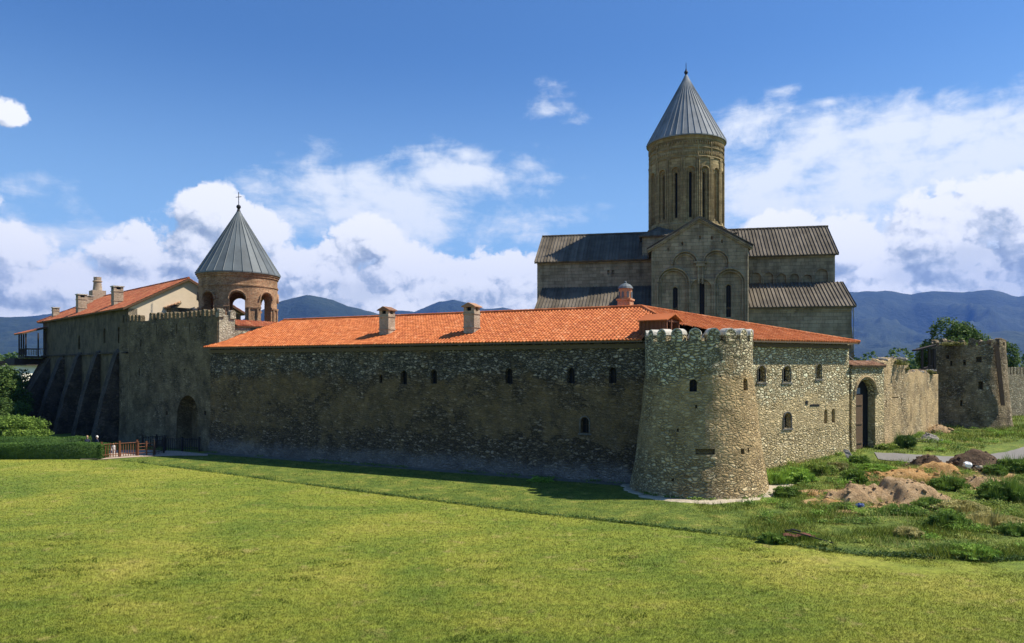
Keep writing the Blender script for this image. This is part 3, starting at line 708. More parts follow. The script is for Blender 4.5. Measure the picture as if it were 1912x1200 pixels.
wa = slab(pal, 'wall', AL, T, -.4, 9.86, 1.2, M['wall_a'], .28, 2.6, label='long mossy rubble wall in shade, the shade also put into its colour')
openings(pal, wa, AL, T, [(711,5,699,715),(754,12,691,717),(810,12,690,716),(950,13,687,716),(1066,14,686,715),(1144,14,686,715),(1092,14,779,808,.045)])
wb = slab(pal, 'wall', T, C2, -.4, 9.88, 1.1, M['wall_b'], .2, 3, label='sunlit rubble wall right of the round tower, sunlight also in its colour')
openings(pal, wb, T, C2, [(1422,12,684,713,.04),(1469,12,684,713,.04),(1529,8,680,707,.03),(1470,12,771,799,.06),(1542,6,764,791),(1556,6,763,789)])
slab(pal, 'wall', BK, C2-Vector((1.0,-.5)), -.4, 9.62, .8, M['wall_b'], 0, 1, nrm=Vector((.4548,.8907,0)))
slab(pal, 'wall', AL, BK, -.4, 9.62, .8, M['wall_b'], 0, 1, nrm=Vector((-.89,.45,0)))
# near black patches for the shade of a beam slot and putlog hole
bs = MB(); nb_ = outn(T, C2); ub = unit(T, C2)
for px, py, w, h in ((1521,755,1.1,.14),(1506,752,.25,.28)):
    p = seg_at(T, C2, px); bs.box(v3(p, zat(py+3, p.y))+nb_*.01, ub*w*.5, nb_*.02, h)
bs.build('slot_shade_patch', M['void'], pal)
uA = unit(T, AL); nA = outn(AL, T); nBk = -nA
RL = Vector((-22.9, 74.2, 12.65)); RR = Vector((10.1, 57.3, 12.65)); EZ = 9.84; OH = .55
def intow(c): return (Vector((c.x, c.y))-T).length < 3.55
# slope A (towards the lawn)
EA0 = v3(AL, EZ)+nA*OH; EA1 = v3(T, EZ)+nA*OH+(-uA)*.3
UA = (EA1-EA0).normalized(); base = RR-EA0; Vd = base-UA*base.dot(UA); LA = Vd.length; Vd.normalize()
def uv(O, U, V, p): d = Vector(p)-O; return (d.dot(U), d.dot(V))
rf = tiled(pal, 'roof', M['tile'], EA0, UA, Vd, [(-.35,0),(uv(EA0,UA,Vd,EA1)[0],0),uv(EA0,UA,Vd,RR),uv(EA0,UA,Vd,RL)], skip=intow, label='orange barrel tile roof')
MB_ = MB(); MB_.prism([EA0-Vector((0,0,.06)), EA1+uA*3.9-Vector((0,0,.06)), RR+uA*2-Vector((0,0,.08)), RL-Vector((0,0,.08))], Vector((0,0,-.1))); MB_.build('roof_boards', M['fascia'], rf, fix=True)
# slope B (towards the right), a hip
EB0 = v3(T, EZ+.02)+nb_*OH; EB1 = v3(C2, EZ+.06)+nb_*OH+ub*.5
UB = (EB1-EB0).normalized(); bb = RR-EB0; VB = bb-UB*bb.dot(UB); VB.normalize()
tiled(pal, 'roof', M['tile'], EB0, UB, VB, [(0,0),(uv(EB0,UB,VB,EB1)[0],0),uv(EB0,UB,VB,RR)], skip=intow, label='orange tiled hip slope facing right')
mbx = MB(); mbx.prism([EB0+ub*3.6-Vector((0,0,.06)), EB1-Vector((0,0,.06)), RR-Vector((0,0,.1))], Vector((0,0,-.1))); mbx.build('roof_boards', M['fascia'], pal, fix=True)
# back slope
EC0 = v3(C2, EZ)+nBk*.5+ub*.4; EC1 = v3(BK, EZ)+nBk*.5; UC = (EC1-EC0).normalized(); b3 = RR-EC0; VC = b3-UC*b3.dot(UC); VC.normalize()
tiled(pal, 'roof', M['tile'], EC0, UC, VC, [(0,0),(uv(EC0,UC,VC,EC1)[0],0),uv(EC0,UC,VC,RL),uv(EC0,UC,VC,RR)], w=.56, row=.84, label='rear tiled slope')
ridge(pal, 'ridge_tiles', M['tile'], RL+Vector((0,0,.06)), RR+Vector((0,0,.06)), .14)
ridge(pal, 'ridge_tiles', M['tile'], RR+Vector((0,0,.05)), RR.lerp(v3(T,EZ), .56)+Vector((0,0,.08)), .14)
ridge(pal, 'ridge_tiles', M['tile'], RR+Vector((0,0,.05)), EB1+Vector((0,0,.06)), .12)
cb_ = MB(); cb_.box(v3((AL+T)/2, 9.3)+nA*.08+uA*1.6, uA*((AL-T).length/2-1.6), nA*.09, .3); cb_.build('cornice', M['fascia'], pal)
cb_ = MB(); cb_.box(v3((C2+T)/2, 9.42)+nb_*.08+ub*1.5, ub*((C2-T).length/2-1.5), nb_*.09, .26); cb_.build('cornice', M['fascia'], pal)
def chimney(parent, name, c, u, w, h, mat, d=None, cap='tile', bands=2, label=None):
    c = Vector(c); u = Vector(u).normalized(); v = Vector((-u.y, u.x, 0)); d = d or w
    mb = MB(); mb.box(c, u*w/2, v*d/2, h*.80)
    for k in range(bands): mb.box(c+Vector((0,0,h*(.30+.40*k))), u*(w/2+.05), v*(d/2+.05), .09)
    hz_ = h*.80
    for sx in (-1, 1):
        for sy in (-1, 1): mb.box(c+u*sx*(w/2-.13)+v*sy*(d/2-.13)+Vector((0,0,hz_)), u*.13, v*.13, h*.11)
    o = mb.build(name, mat, parent, label=label)
    vd = MB(); vd.box(c+Vector((0,0,hz_)), u*(w/2-.2), v*(d/2-.2), h*.11); vd.build('flue', M['void'], o if parent.parent is None else parent)
    cp_ = MB(); top = c+Vector((0,0,h*.91))
    if cap == 'tile':
        ww, dd = w/2+.14, d/2+.14
        cp_.prism([top-u*ww, top+u*ww, top+u*ww+Vector((0,0,.07)), top+Vector((0,0,h*.09+.06)), top-u*ww+Vector((0,0,.07))], Vector((0,0,0))+v*.001)
        cp_ = MB(); pr = [(-ww,0),(ww,0),(ww,.07),(0,h*.09+.12),(-ww,.07)]
        cp_.prism([top-v*dd+u*a+Vector((0,0,z)) for a, z in pr], v*2*dd)
    else: cp_.box(top, u*(w/2+.09), v*(d/2+.09), .12)
    cp_.build('chimney_cap', M['tile_worn'] if cap == 'tile' else M['cap'], o if parent.parent is None else parent, fix=True)
    return o
for px, off, top in ((723,2.2,575),(881,2.0,568)):
    p = seg_at(v3(AL)+nBk*off, v3(T)+nBk*off, px); zt = zat(top, p.y); zb = EZ+off/7*2.6-.3
    chimney(rf, 'chimney', v3(p, zb), uA, .95, zt-zb, M['chimney'])
# round topped brick chimney behind the ridge
cc_ = P(1168, 573, 61.0); zb = 11.2; rc = MB(); uq = uA; vq = Vector((-uA.y, uA.x, 0)); cc_.z = zb; ht = zat(527, 61)-zb
rc.box(cc_, uq*.52, vq*.52, ht*.62); rc.box(cc_+Vector((0,0,ht*.60)), uq*.6, vq*.6, .14); rc.lathe(cc_+Vector((0,0,ht*.62)), [(.50,0),(.55,.05),(.55,ht*.24)], 8)
ro = rc.build('chimney', M['chimney_red'], rf, label='orange brick chimney with small domed lead cap')
dm = MB(); dm.lathe(cc_+Vector((0,0,ht*.86)), [(.64,0),(.58,.16),(.40,.34),(.12,.45),(.10,.5),(.10,.58),(.01,.66)], 12); 
for k in range(8):
    a = k*pi/4+.2; q = cc_+Vector((cos(a)*.52, sin(a)*.52, ht*.66)); dm.prism(arch_loop(q, Vector((-sin(a), cos(a), 0)), .2, .5), Vector((cos(a), sin(a), 0))*.05)
dm.build('chimney_cap', M['cone_dark'], rf, fix=True)
# dormer over the tower
dor = thing('dormer_tmp', (0,0,0), None, None); bpy.data.objects.remove(dor)
dc = Vector((10.5, 50.5, 10.2)); dn = Vector((.80, -.60, 0)); du = Vector((.60, .80, 0))
db = MB()
for sx in (-1, 1): db.box(dc+du*sx*.95-dn*.5, du*.05, dn*1.0, .95)
for k in range(7): db.box(dc-du*1.0-dn*(1.4-k*.3), du*.06, dn*.05, .95)
for sx in (-.95, -.25, .95): db.box(dc+du*sx+dn*.5, du*.06, dn*.06, 1.0)
db.box(dc+dn*.46, du*.98, dn*.05, .12); db.box(dc+dn*.46+Vector((0,0,.85)), du*.98, dn*.05, .12)
dw = db.build('dormer', M['wood_red'], pal, label='wooden roof dormer behind the tower battlements')
vb = MB(); vb.box(dc+du*.0-dn*.5, du*.88, dn*.3, .9); vb.build('opening', M['void'], dw)  # near black block standing in for the dark inside the dormer
dr = MB(); hp = .42
for sx in (-1, 1):
    a = dc+dn*.72+Vector((0,0,.95+hp)); e = dc+dn*.72+du*sx*1.28+Vector((0,0,.9))
    dr.prism([a, e, e+Vector((0,0,.07)), a+Vector((0,0,.09))], -dn*2.2)
dr.build('dormer_roof', M['tile'], dw, fix=True)
# ================================================================== ROUND CORNER TOWER
tw = thing('round_tower', v3(T, 0), 'large round rubble tower with battered foot and round-headed battlements at the palace corner', 'tower')
pr = [(4.55,-.4),(4.40,.35),(4.08,2.0),(3.76,4.4),(3.54,6.4),(3.43,7.55),(3.41,9.6)]
def densify(pr, st=.4):
    out = []
    for (r0, z0), (r1, z1) in zip(pr[:-1], pr[1:]):
        n = max(1, int((z1-z0)/st))
        for k in range(n): out.append((r0+(r1-r0)*k/n, z0+(z1-z0)*k/n))
    out.append(pr[-1]); return out
def tower_r(z, pr=pr): return float(np.interp(z, [p[1] for p in pr], [p[0] for p in pr]))
mb = MB(); mb.lathe(v3(T), densify(pr), 96); mb.jitter(.06, 1.1); shaft = mb.build('tower_wall', M['tower'], tw, fix=True)
def on_cyl(c, r, px):
    t = (px-CX)/F; A = t*t+1; Bq = -2*(t*c.x+c.y); Cq = c.x**2+c.y**2-r*r; Y = (-Bq-sqrt(max(0, Bq*Bq-4*A*Cq)))/(2*A)
    p = Vector((t*Y, Y)); n = Vector(((p.x-c.x)/r, (p.y-c.y)/r, 0)); return p, n
cutb = MB(); wl = []
for px, y0, y1, w, kind in ((1294,708,731,.46,'w'),(1393,706,729,.5,'w'),(1317,838,849,1.15,'s'),(1387,838,848,.3,'s'),(1399,836,845,.14,'s'),(1300,756,762,.12,'s'),(1265,800,806,.14,'s'),(1255,893,899,.16,'s'),(1345,700,704,.1,'s')):
    z0 = zat(y1, 46.3); r = tower_r(z0); p, n = on_cyl(T, r, px); u = Vector((-n.y, n.x, 0)); z1 = zat(y0, p.y); z0 = zat(y1, p.y); c = v3(p, z0)
    if kind == 'w': cutb.prism(arch_loop(c+n*.5, u, w, z1-z0), -n*1.1); wl.append((c, u, n, w, z1-z0))
    else: cutb.box(c-n*.1, u*w/2, n*.55, z1-z0)
cut(shaft, cutb)
for c, u, n, w, h in wl: window(tw, c, u, n, w, h, .45)
NM = 19
for k in range(NM):
    a = 2*pi*k/NM+.11; n = Vector((cos(a), sin(a), 0)); u = Vector((-sin(a), cos(a), 0)); c = v3(T, 9.5)+n*(3.42-.36)
    m_ = MB(); w_ = .74*random.uniform(.93,1.05); merlon(m_, c, u, n, w_, .86*random.uniform(.96,1.03), .70); mo = m_.build('merlon', M['tower'], tw, fix=True)
    cpb = MB(); lp = arch_loop(c+Vector((0,0,.02)), u, w_+.06, .88)[2:]; q = lp+[ (Vector(p)+Vector((0,0,-.07))-(Vector(p)-Vector((c.x,c.y,p.z))).normalized()*.04) for p in lp[::-1]]
    q = [Vector(p)-n*.36 for p in q]; cpb.prism(q, n*.72); cpb.build('merlon_capping', M['cap'], mo, fix=True)
# paved apron round the tower and along the wall foot
ap = MB(); vs = []; fs = []; na = 120
for i in range(na+1):
    a = -pi*1.16+ (pi*1.16+.62)*i/na
    ro_ = 5.2+.3*sin(a*3+1)+.5*noise.noise(Vector((cos(a)*4, sin(a)*4, 0)))+.25*noise.noise(Vector((cos(a)*14, sin(a)*14, 3)))+(.45 if a > -.4 else 0)
    for q in range(5):
        r = 4.2+(ro_-4.2)*q/4; x, y = T.x+r*cos(a), T.y+r*sin(a); vs.append((x, y, terrain_z(x, y)+.07-(.08 if q == 4 else 0)))
ap.add(vs, [(i*5+q, i*5+q+1, i*5+q+6, i*5+q+5) for i in range(na) for q in range(4)])
o = ap.build('pavement', M['concrete']); o['kind'] = 'structure'
ga = MB(); aa = v3(AL, .0)+nA*.1; bq = v3(T, 0)+uA*3.5+nA*.1; n_ = 60; vs = []
for i in range(n_+1):
    p = aa.lerp(bq, i/n_)
    for q, z in ((0,.09),(.45+.08*noise.noise(p*.8),.07),(.9+.12*noise.noise(p*.8),-.02)): vs.append((p.x+nA.x*q, p.y+nA.y*q, z))
ga.add(vs, [(i*3+q, i*3+q+3, i*3+q+4, i*3+q+1) for i in range(n_) for q in range(2)])
o = ga.build('pavement', M['paving_shade']); o['kind'] = 'structure'

# ================================================================== GATEHOUSE WALL (crenellated, left)
CR = Vector((-27.55, 69.15)); CD = Vector((-.825, .565)); CLL = CR+CD*17.5
gh = thing('gatehouse', v3(CR), 'tall dark gatehouse wall with arched gateway and small battlements, left of the palace', 'gatehouse')
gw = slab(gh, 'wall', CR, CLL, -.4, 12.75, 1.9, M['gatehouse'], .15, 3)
gn = outn(CR, CLL); gu = unit(CR, CLL)
p1, p2 = seg_at(CR, CLL, 371.5), seg_at(CR, CLL, 330); pm = (p1+p2)/2; gwid = (p1-p2).length; gh_h = zat(738, pm.y)
cg = MB(); cg.prism(arch_loop(v3(pm, -.6)+gn*1.5, gu, gwid, gh_h+.6, True, 14), -gn*3.1)
for px, py, w, h in ((311,771,.3,.35),(383,771,.3,.35),(292,617,.12,1.0),(330,615,.12,1.1),(354,613,.12,1.1),(383,612,.12,.9),(263,640,.16,.8),(260,694,.2,.8),(345,690,.14,.14),(300,660,.14,.14)):
    p = seg_at(CR, CLL, px); cg.box(v3(p, zat(py, p.y)-h/2), gu*w/2, gn*.35, h)
cut(gw, cg)
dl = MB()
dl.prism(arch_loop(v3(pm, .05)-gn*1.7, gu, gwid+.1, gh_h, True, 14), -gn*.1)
dlo = dl.build('gateway_shade_sheet', M['void'], gh); dlo.name = 'door'; dlo['label'] = 'dark sheet deep inside the arch, standing in for its shade'  # near black sheet for the gateway's shade, no door leaf here
# return wall, lit by the sun, with sunlight also put into its colour
RD = Vector((.56, .83)); CR2 = CR+RD*9.5
rn = Vector((.83, -.56, 0))
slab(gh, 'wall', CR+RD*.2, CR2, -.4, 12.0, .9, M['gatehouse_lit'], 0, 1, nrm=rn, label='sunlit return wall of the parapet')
tb = MB(); tb.box(v3(CR, 8.0)+rn*.03+Vector((RD.x,RD.y,0))*.95, rn*.06, Vector((RD.x,RD.y,0))*.85, 4.9); tb.build('parapet_end', M['gatehouse_lit'], gh)  # thin facing over the wall end, sunlit tone put into its colour
for k in range(25):
    c = v3(CR+CD*(.25+k*.70), 12.7)-gn*.25
    if k in (17, 18, 16) and k != 16: continue
    m_ = MB(); merlon(m_, c, gu, gn, .46*random.uniform(.9,1.08), .82*random.uniform(.82,1.06), .5); m_.build('merlon', M['gatehouse'], gh, fix=True)
for q in (.3, 1.5):
    c = v3(CR+RD*q, 12.6 if q < 1 else 12.5); m_ = MB(); merlon(m_, c+Vector((0,0,.1)), Vector((RD.x,RD.y,0)), rn, .6, .8, .5); m_.build('merlon', M['gatehouse_lit'], gh, fix=True)
U_ = Vector((RD.x, RD.y, 0)); lo_ = v3(CR+RD*1.9, 12.0)+rn*.25; Vt = (-rn*1.6+Vector((0,0,.62))).normalized()
tiled(gh, 'coping', M['tile_old'], lo_, U_, Vt, [(0,0),(7.6,0),(7.6,1.7),(0,1.7)], w=.3, row=.42, label='old red tile coping on the return wall')

# ================================================================== SMALL SHED behind the battlements
sc_ = P(318, 585, 82.5); sc_.z = 0
sh_ = thing('shed', (sc_.x, sc_.y, 9), 'small stone shed with brown broken tiled roof, behind the gatehouse battlements', 'shed')
mb = MB(); mb.box((sc_.x, sc_.y, 9), gu*2.4, gn*1.2, 5.5); mb.build('wall', M['tower2'], sh_)
e0 = Vector((sc_.x, sc_.y, 14.45))+gn*1.5-gu*2.6
tiled(sh_, 'roof', M['tile_worn'], e0, gu, (-gn*1.6+Vector((0,0,.7))).normalized(), [(0,0),(5.2,0),(4.4,2.0),(1.0,2.0)], w=.3, row=.4, amp=.07, step=.06)
# ================================================================== RESIDENCE (left, with buttresses)
DR = Vector((-40.5, 78.0)); DD = Vector((-.705, .709)); LD = 35.2; DL = DR+DD*LD; DB = Vector((.709, .705))
res = thing('residence', v3(DR), 'long dark residence with red tiled roof, cream gable and sloping buttresses, far left', 'residence')
dn3 = Vector((-DB.x, -DB.y, 0)); dd3 = Vector((DD.x, DD.y, 0)); db3 = Vector((DB.x, DB.y, 0)); W2 = 6.14; EZD = 14.2; RZ = 17.85
wf = slab(res, 'wall', DR, DL, -.5, EZD, .9, M['residence'], 0, 1, nrm=dn3)
openings(res, wf, DR, DL, [(148,4,626,652),(195,4,612,640),(222,4,610,640)], depth=.3)
gm_ = MB(); A_ = v3(DR, -.5); gm_.prism([A_, A_+db3*2*W2, A_+db3*2*W2+Vector((0,0,EZD+.5)), A_+db3*W2+Vector((0,0,RZ+.35)), A_+Vector((0,0,EZD+.5))], dd3*.6)
gm_.build('gable_wall', M['cream'], res, fix=True, label='cream rendered gable wall in sun')
slab(res, 'wall', DR+DB*2*W2, DL+DB*2*W2, -.5, EZD, .8, M['residence'], 0, 1, nrm=db3)
slab(res, 'wall', DL, DL+DB*2*W2, -.5, EZD, .8, M['residence'], 0, 1, nrm=dd3)
e0 = v3(DR, EZD+.02)+dn3*.6-dd3*.35; vv = (db3*(W2+.6)+Vector((0,0,RZ-EZD))); LV = vv.length; vvn = vv.normalized(); LL = LD+.9
resr = tiled(res, 'roof', M['tile_old'], e0, dd3, vvn, [(0,0),(LL,0),(LL-6.2,LV),(0,LV)], w=.36, row=.5)
e1 = v3(DR, EZD+.02)+db3*(2*W2+.6)+dd3*LL-dd3*.35; vv1 = (-db3*(W2+.6)+Vector((0,0,RZ-EZD))).normalized()
tiled(res, 'roof', M['tile_old'], e1, -dd3, vv1, [(0,0),(LL,0),(LL,LV),(6.2,LV)], w=.6, row=.8)
e2 = v3(DL, EZD+.02)+dd3*.55+dn3*.6; apx = v3(DR, RZ)+db3*W2+dd3*(LL-6.2-.35); q = apx-e2; v2_ = q-db3*q.dot(db3)
tiled(res, 'roof', M['tile_old'], e2, db3, v2_.normalized(), [(0,0),(2*W2+1.2,0),(W2+.6,v2_.length)], w=.5, row=.7)
ridge(res, 'ridge_tiles', M['tile_old'], v3(DR, RZ+.05)+db3*W2-dd3*.35, apx+Vector((0,0,.05)), .15, 30)
ridge(res, 'ridge_tiles', M['tile_old'], apx, e2+Vector((0,0,.08)), .13, 20)
# verge board on the gable
vb = MB()
for sgn in (1, -1):
    a = v3(DR, RZ-.02)+db3*W2-dd3*.38; e = v3(DR, EZD)+db3*(W2-sgn*(W2+.6))-dd3*.38
    vb.prism([a, e, e+Vector((0,0,-.22)), a+Vector((0,0,-.22))], dd3*.08)
vb.build('verge_board', M['wood'], res, fix=True)
# buttresses
for s, top, wd, dep in ((3.0,10.0,1.4,2.8),(10.2,9.9,1.5,2.8),(17.6,9.8,1.6,2.9),(25.2,9.6,1.8,3.1),(33.4,9.2,4.2,4.0)):
    b0 = v3(DR)+dd3*(s-wd/2); m_ = MB(); m_.prism([b0+Vector((0,0,top)), b0+dn3*.45+Vector((0,0,top-.7)), b0+dn3*dep*.62+Vector((0,0,4.6)), b0+dn3*dep-Vector((0,0,.5)), b0-Vector((0,0,.5))], dd3*wd)
    m_.build('buttress', M['buttress'], res, fix=True)
m_ = MB(); m_.box(v3(DR, 9.45)+dd3*LD/2+dn3*.12, dd3*(LD/2), dn3*.14, .16); m_.build('ledge', M['buttress'], res)
lp_ = MB(); lp_.prism([v3(DR)+dd3*.3+Vector((0,0,9.4)), v3(DR)+dd3*.3+dn3*2.2-Vector((0,0,.5)), v3(DR)+dd3*.3-Vector((0,0,.5))], dd3*1.4); 
# chimneys of the residence
def rchim(px, pyb, pyt, w, cap='box', rnd=False, lab=None, q=None):
    n = dd3.cross(vvn).normalized(); o_ = Vector((0,0,HC)); r_ = Vector(((px-CX)/F, 1, (HY-pyb)/F)); k = (e0-o_).dot(n)/r_.dot(n); b = o_+r_*k
    h = zat(pyt, b.y)-b.z
    if rnd:
        m_ = MB(); m_.box(b-Vector((0,0,.4)), dd3*.85, dn3*.85, h*.38+.4); m_.lathe(b+Vector((0,0,h*.36)), [(.62,0),(.52,h*.3),(.50,h*.42),(.60,h*.44),(.60,h*.48),(.48,h*.5),(.50,h*.66)], 16)
        o = m_.build('chimney', M['chimney'], resr, label=lab); return o
    return chimney(resr, 'chimney', b-Vector((0,0,.5)), dd3, w, h+.5, M['chimney'], cap=cap, label=lab)
rchim(104,590,573,.75); rchim(152,581,547,1.0); rchim(165,567,551,.95); rchim(182,558,518,1,rnd=True,lab='tall tapering round chimney'); rchim(219,567,532,1.0)
nst = MB()
for k in range(60):
    a = random.uniform(0, 2*pi); 
# balcony at the far end
bal = MB(); s0, s1 = LD-2.2, LD+1.9; zf = 9.25; pj = 2.6
bal.box(v3(DR, zf)+dd3*((s0+s1)/2)+dn3*pj/2, dd3*((s1-s0)/2), dn3*pj/2, .25); balo = bal.build('balcony', M['wood_dark'], res, label='roofed timber balcony at the far left end')
for s in np.linspace(s0+.1, s1-.1, 4):
    m_ = MB(); m_.box(v3(DR, zf+.25)+dd3*s+dn3*(pj-.12), dd3*.08, dn3*.08, 3.1); m_.build('post', M['wood_dark'], balo)
m_ = MB()
for z in (zf+.4, zf+1.2): m_.box(v3(DR, z)+dd3*((s0+s1)/2)+dn3*(pj-.12), dd3*((s1-s0)/2), dn3*.04, .08)
for s in np.linspace(s0+.15, s1-.15, 22): m_.box(v3(DR, zf+.4)+dd3*s+dn3*(pj-.12), dd3*.025, dn3*.025, .8)
for q in np.linspace(.2, pj-.2, 12):
    for s in (s0+.1, s1-.1): m_.box(v3(DR, zf+.4)+dd3*s+dn3*q, dd3*.025, dn3*.025, .8)
for s in (s0+.1, s1-.1): m_.box(v3(DR, zf+1.2)+dd3*s+dn3*pj/2, dd3*.04, dn3*pj/2, .08); m_.box(v3(DR, zf+.25)+dd3*s+dn3*.2, dd3*.08, dn3*.08, 3.3)
m_.build('railing', M['wood_dark'], balo)
eb = v3(DR, zf+3.3)+dd3*(s0-.3)+dn3*(pj+.4); tiled(res, 'balcony_roof', M['tile_old'], eb, dd3, (-dn3*(pj+.4)+Vector((0,0,.95))).normalized(), [(0,0),(s1-s0+.7,0),(s1-s0+.7,3.1),(0,3.1)], w=.4, row=.5)
m_ = MB(); m_.box(v3(DR, 8.35)+dd3*(LD+2.2)+dn3*1.6, dd3*2.8, dn3*1.9, .85); m_.build('terrace_slab', M['wood_dark'], res)

# ================================================================== BELL TOWER
BT = Vector((-29.7, 80.3)); bt = thing('bell_tower', v3(BT, 0), 'round brick bell tower with open arches and dark grey metal cone, left of centre', 'bell tower')
mb = MB(); mb.lathe(v3(BT), [(4.0,0),(4.0,12.3)], 48); mb.build('tower_base', M['brick'], bt)
def ringwall(c, r, ri, prof_out, z0, z1, n=64):
    prof = [(ri, z0)]+prof_out+[(ri, z1), (ri, z0)]; m = MB(); vs = []; 
    for rr_, z in prof[:-1]:
        for i in range(n): a = 2*pi*i/n; vs.append(v3(c)+Vector((rr_*cos(a), rr_*sin(a), z)))
    k = len(prof)-1; fs = [(j*n+i, j*n+(i+1) % n, ((j+1) % k)*n+(i+1) % n, ((j+1) % k)*n+i) for j in range(k) for i in range(n)]
    m.add(vs, fs); return m
dm = ringwall(BT, 4, 3.1, [(4.03,12.31),(4.03,14.1),(4.16,14.12),(4.20,14.3),(4.04,14.34),(4.04,16.45),(4.12,16.47),(4.12,16.62),(4.03,16.66),(4.03,17.4),(4.14,17.45),(4.14,17.62),(4.24,17.66),(4.24,17.95)], 12.31, 17.95)
bd = dm.build('drum', M['brick'], bt, fix=True)
cb2 = MB(); base_a = atan2(-BT.y, -BT.x)
for k in range(8):
    a = base_a+radians(-2)+k*pi/4; n = Vector((cos(a), sin(a), 0)); cb2.prism(arch_loop(v3(BT, 12.45)+n*5.2, Vector((-sin(a), cos(a), 0)), 1.5, 3.35, n=12), -n*3.2)
cut(bd, cb2)
for k in range(8):
    a = base_a+radians(-2)+k*pi/4; n = Vector((cos(a), sin(a), 0)); u = Vector((-sin(a), cos(a), 0)); m_ = MB()
    lp = arch_loop(v3(BT, 12.45)+n*4.06, u, 1.78, 3.5, n=14)[2:]; m_.tube([p for p in lp if p.z > 14.4], .10, 6); m_.build('arch_moulding', M['brick'], bt)
    b_ = a+pi/8; n = Vector((cos(b_), sin(b_), 0)); u = Vector((-sin(b_), cos(b_), 0)); m_ = MB()
    for s in (-.45, .45): m_.tube([v3(BT, 12.4)+n*4.08+u*s, v3(BT, 14.1)+n*4.08+u*s], .12, 8)
    m_.build('colonnette', M['brick'], bt)
def cone(parent, c, r, z0, z1, nseam, mat, name='cone_roof', rs=.035):
    m_ = MB(); N_ = nseam*2; ring = []
    for j, (k, z) in enumerate([(1, z0), (.75, z0+(z1-z0)*.25), (.5, z0+(z1-z0)*.5), (.25, z0+(z1-z0)*.75), (.02, z1)]):
        ring.append([v3(c, z)+Vector((r*k*cos(2*pi*i/nseam), r*k*sin(2*pi*i/nseam), 0)) for i in range(nseam)])
    for j in range(4):
        for i in range(nseam):
            i2 = (i+1) % nseam; m_.add([ring[j][i], ring[j][i2], ring[j+1][i2], ring[j+1][i]], [(0,1,2,3)], (i*.618) % 1)
    m_.add([ring[0][i] for i in range(nseam)]+[p-Vector((0,0,.12)) for p in ring[0]], [(i+nseam, (i+1) % nseam+nseam, (i+1) % nseam, i) for i in range(nseam)]+[tuple(range(2*nseam-1, nseam-1, -1))])
    o = m_.build(name, mat, parent); s_ = MB()
    for i in range(nseam):
        a = 2*pi*i/nseam; d = Vector((cos(a), sin(a), 0)); s_.tube([v3(c, z0)+d*(r+.02), v3(c, z1)+d*.03], rs*1.5, 4, rs*.7)
    s_.build('roof_seam', mat, o); return o
co = cone(bt, BT, 4.36, 17.95, 25.1, 28, M['cone_dark'])
m_ = MB(); m_.lathe(v3(BT, 24.3), [(.42,0),(.16,.75),(.12,.95)], 12); m_.ball(v3(BT, 25.4), .24, 8); m_.tube([v3(BT, 25.5), v3(BT, 27.0)], .04, 5)
m_.tube([v3(BT, 26.45)-Vector((.3,0,0)), v3(BT, 26.5)+Vector((.3,0,0))], .035, 5); m_.build('cross_finial', M['iron'], co)

# ================================================================== CATHEDRAL
O_ = Vector((23.55, 100.0)); ce = Vector((.98, -.2, 0)).normalized(); cn = Vector((-.2, -.98, 0)).normalized()
def cp(s, d, z=0): return Vector((O_.x, O_.y, z))+ce*s+cn*d
cat = thing('cathedral', v3(O_, 0), 'tall grey stone cathedral with golden drum and pale conical roof, behind palace roof', 'cathedral')
def gable(name, s0, s1, hw, ze, za, mat, along='s', sc=0, label=None):
    m_ = MB(); f = [(-hw, -.5), (hw, -.5), (hw, ze), (0, za), (-hw, ze)]
    if along == 's': m_.prism([cp(s0, d, z) for d, z in f], ce*(s1-s0))
    else: m_.prism([cp(sc+d, s0, z) for d, z in f], cn*(s1-s0))
    return m_.build(name, mat, cat, fix=True, label=label)
NS0, NS1 = -19.4, 17.6
nv = gable('nave_wall', NS0, NS1, 6.0, 21.9, 26.0, M['ashlar'])
# shallow blind arcade on the right upper wall and its gable-end arch
ab = MB()
for px, w, y0 in ((1411,22,509),(1435,20,509),(1459,20,511),(1483,20,511),(1507,20,513),(1534,26,502)):
    t = (px-CX)/F; d6 = 6.0; k = (t*(cp(0,d6).y)-cp(0,d6).x)/(ce.x-t*ce.y); c = cp(k, d6); zt = zat(y0, c.y); wm = w*c.y/F
    ab.prism(arch_loop(Vector((c.x, c.y, 18.3))+cn*.3, ce, wm*.86, zt-18.3), -cn*.55)
t = (1140-CX)/F; k = (t*(cp(0,6).y)-cp(0,6).x)/(ce.x-t*ce.y)
for dx in (-.28, .28): ab.box(cp(k+dx, 6.0, zat(512, cp(k,6).y)), ce*.12, cn*.3, .55)
cut(nv, ab)
for px, w, y0 in ((1411,22,509),(1435,20,509),(1459,20,511),(1483,20,511),(1507,20,513),(1534,26,502)):
    t = (px-CX)/F; k = (t*(cp(0,6).y)-cp(0,6).x)/(ce.x-t*ce.y); c = cp(k, 6.03); zt = zat(y0, c.y); wm = w*c.y/F; m_ = MB()
    lp = arch_loop(Vector((c.x, c.y, 18.3)), ce, wm*.92, zt-18.2)[1:]; m_.tube(lp+[lp and arch_loop(Vector((c.x, c.y, 18.3)), ce, wm*.92, zt-18.2)[0]], .09, 5); m_.build('arch_moulding', M['ashlar'], cat)
def aisle(d0, d1, s0, s1, z0, z1, flip=1, label=None):
    m_ = MB(); m_.prism([cp(s0, flip*d0, -.5), cp(s0, flip*d1, -.5), cp(s0, flip*d1, z1-.1), cp(s0, flip*d0, z0-.15)], ce*(s1-s0)); return m_.build('aisle_wall', M['ashlar'], cat, fix=True, label=label)
aw = aisle(5.9, 12.0, -18.4, 18.1, 18.2, 15.05)
m_ = MB()
c = cp(9.6, 12.0); 
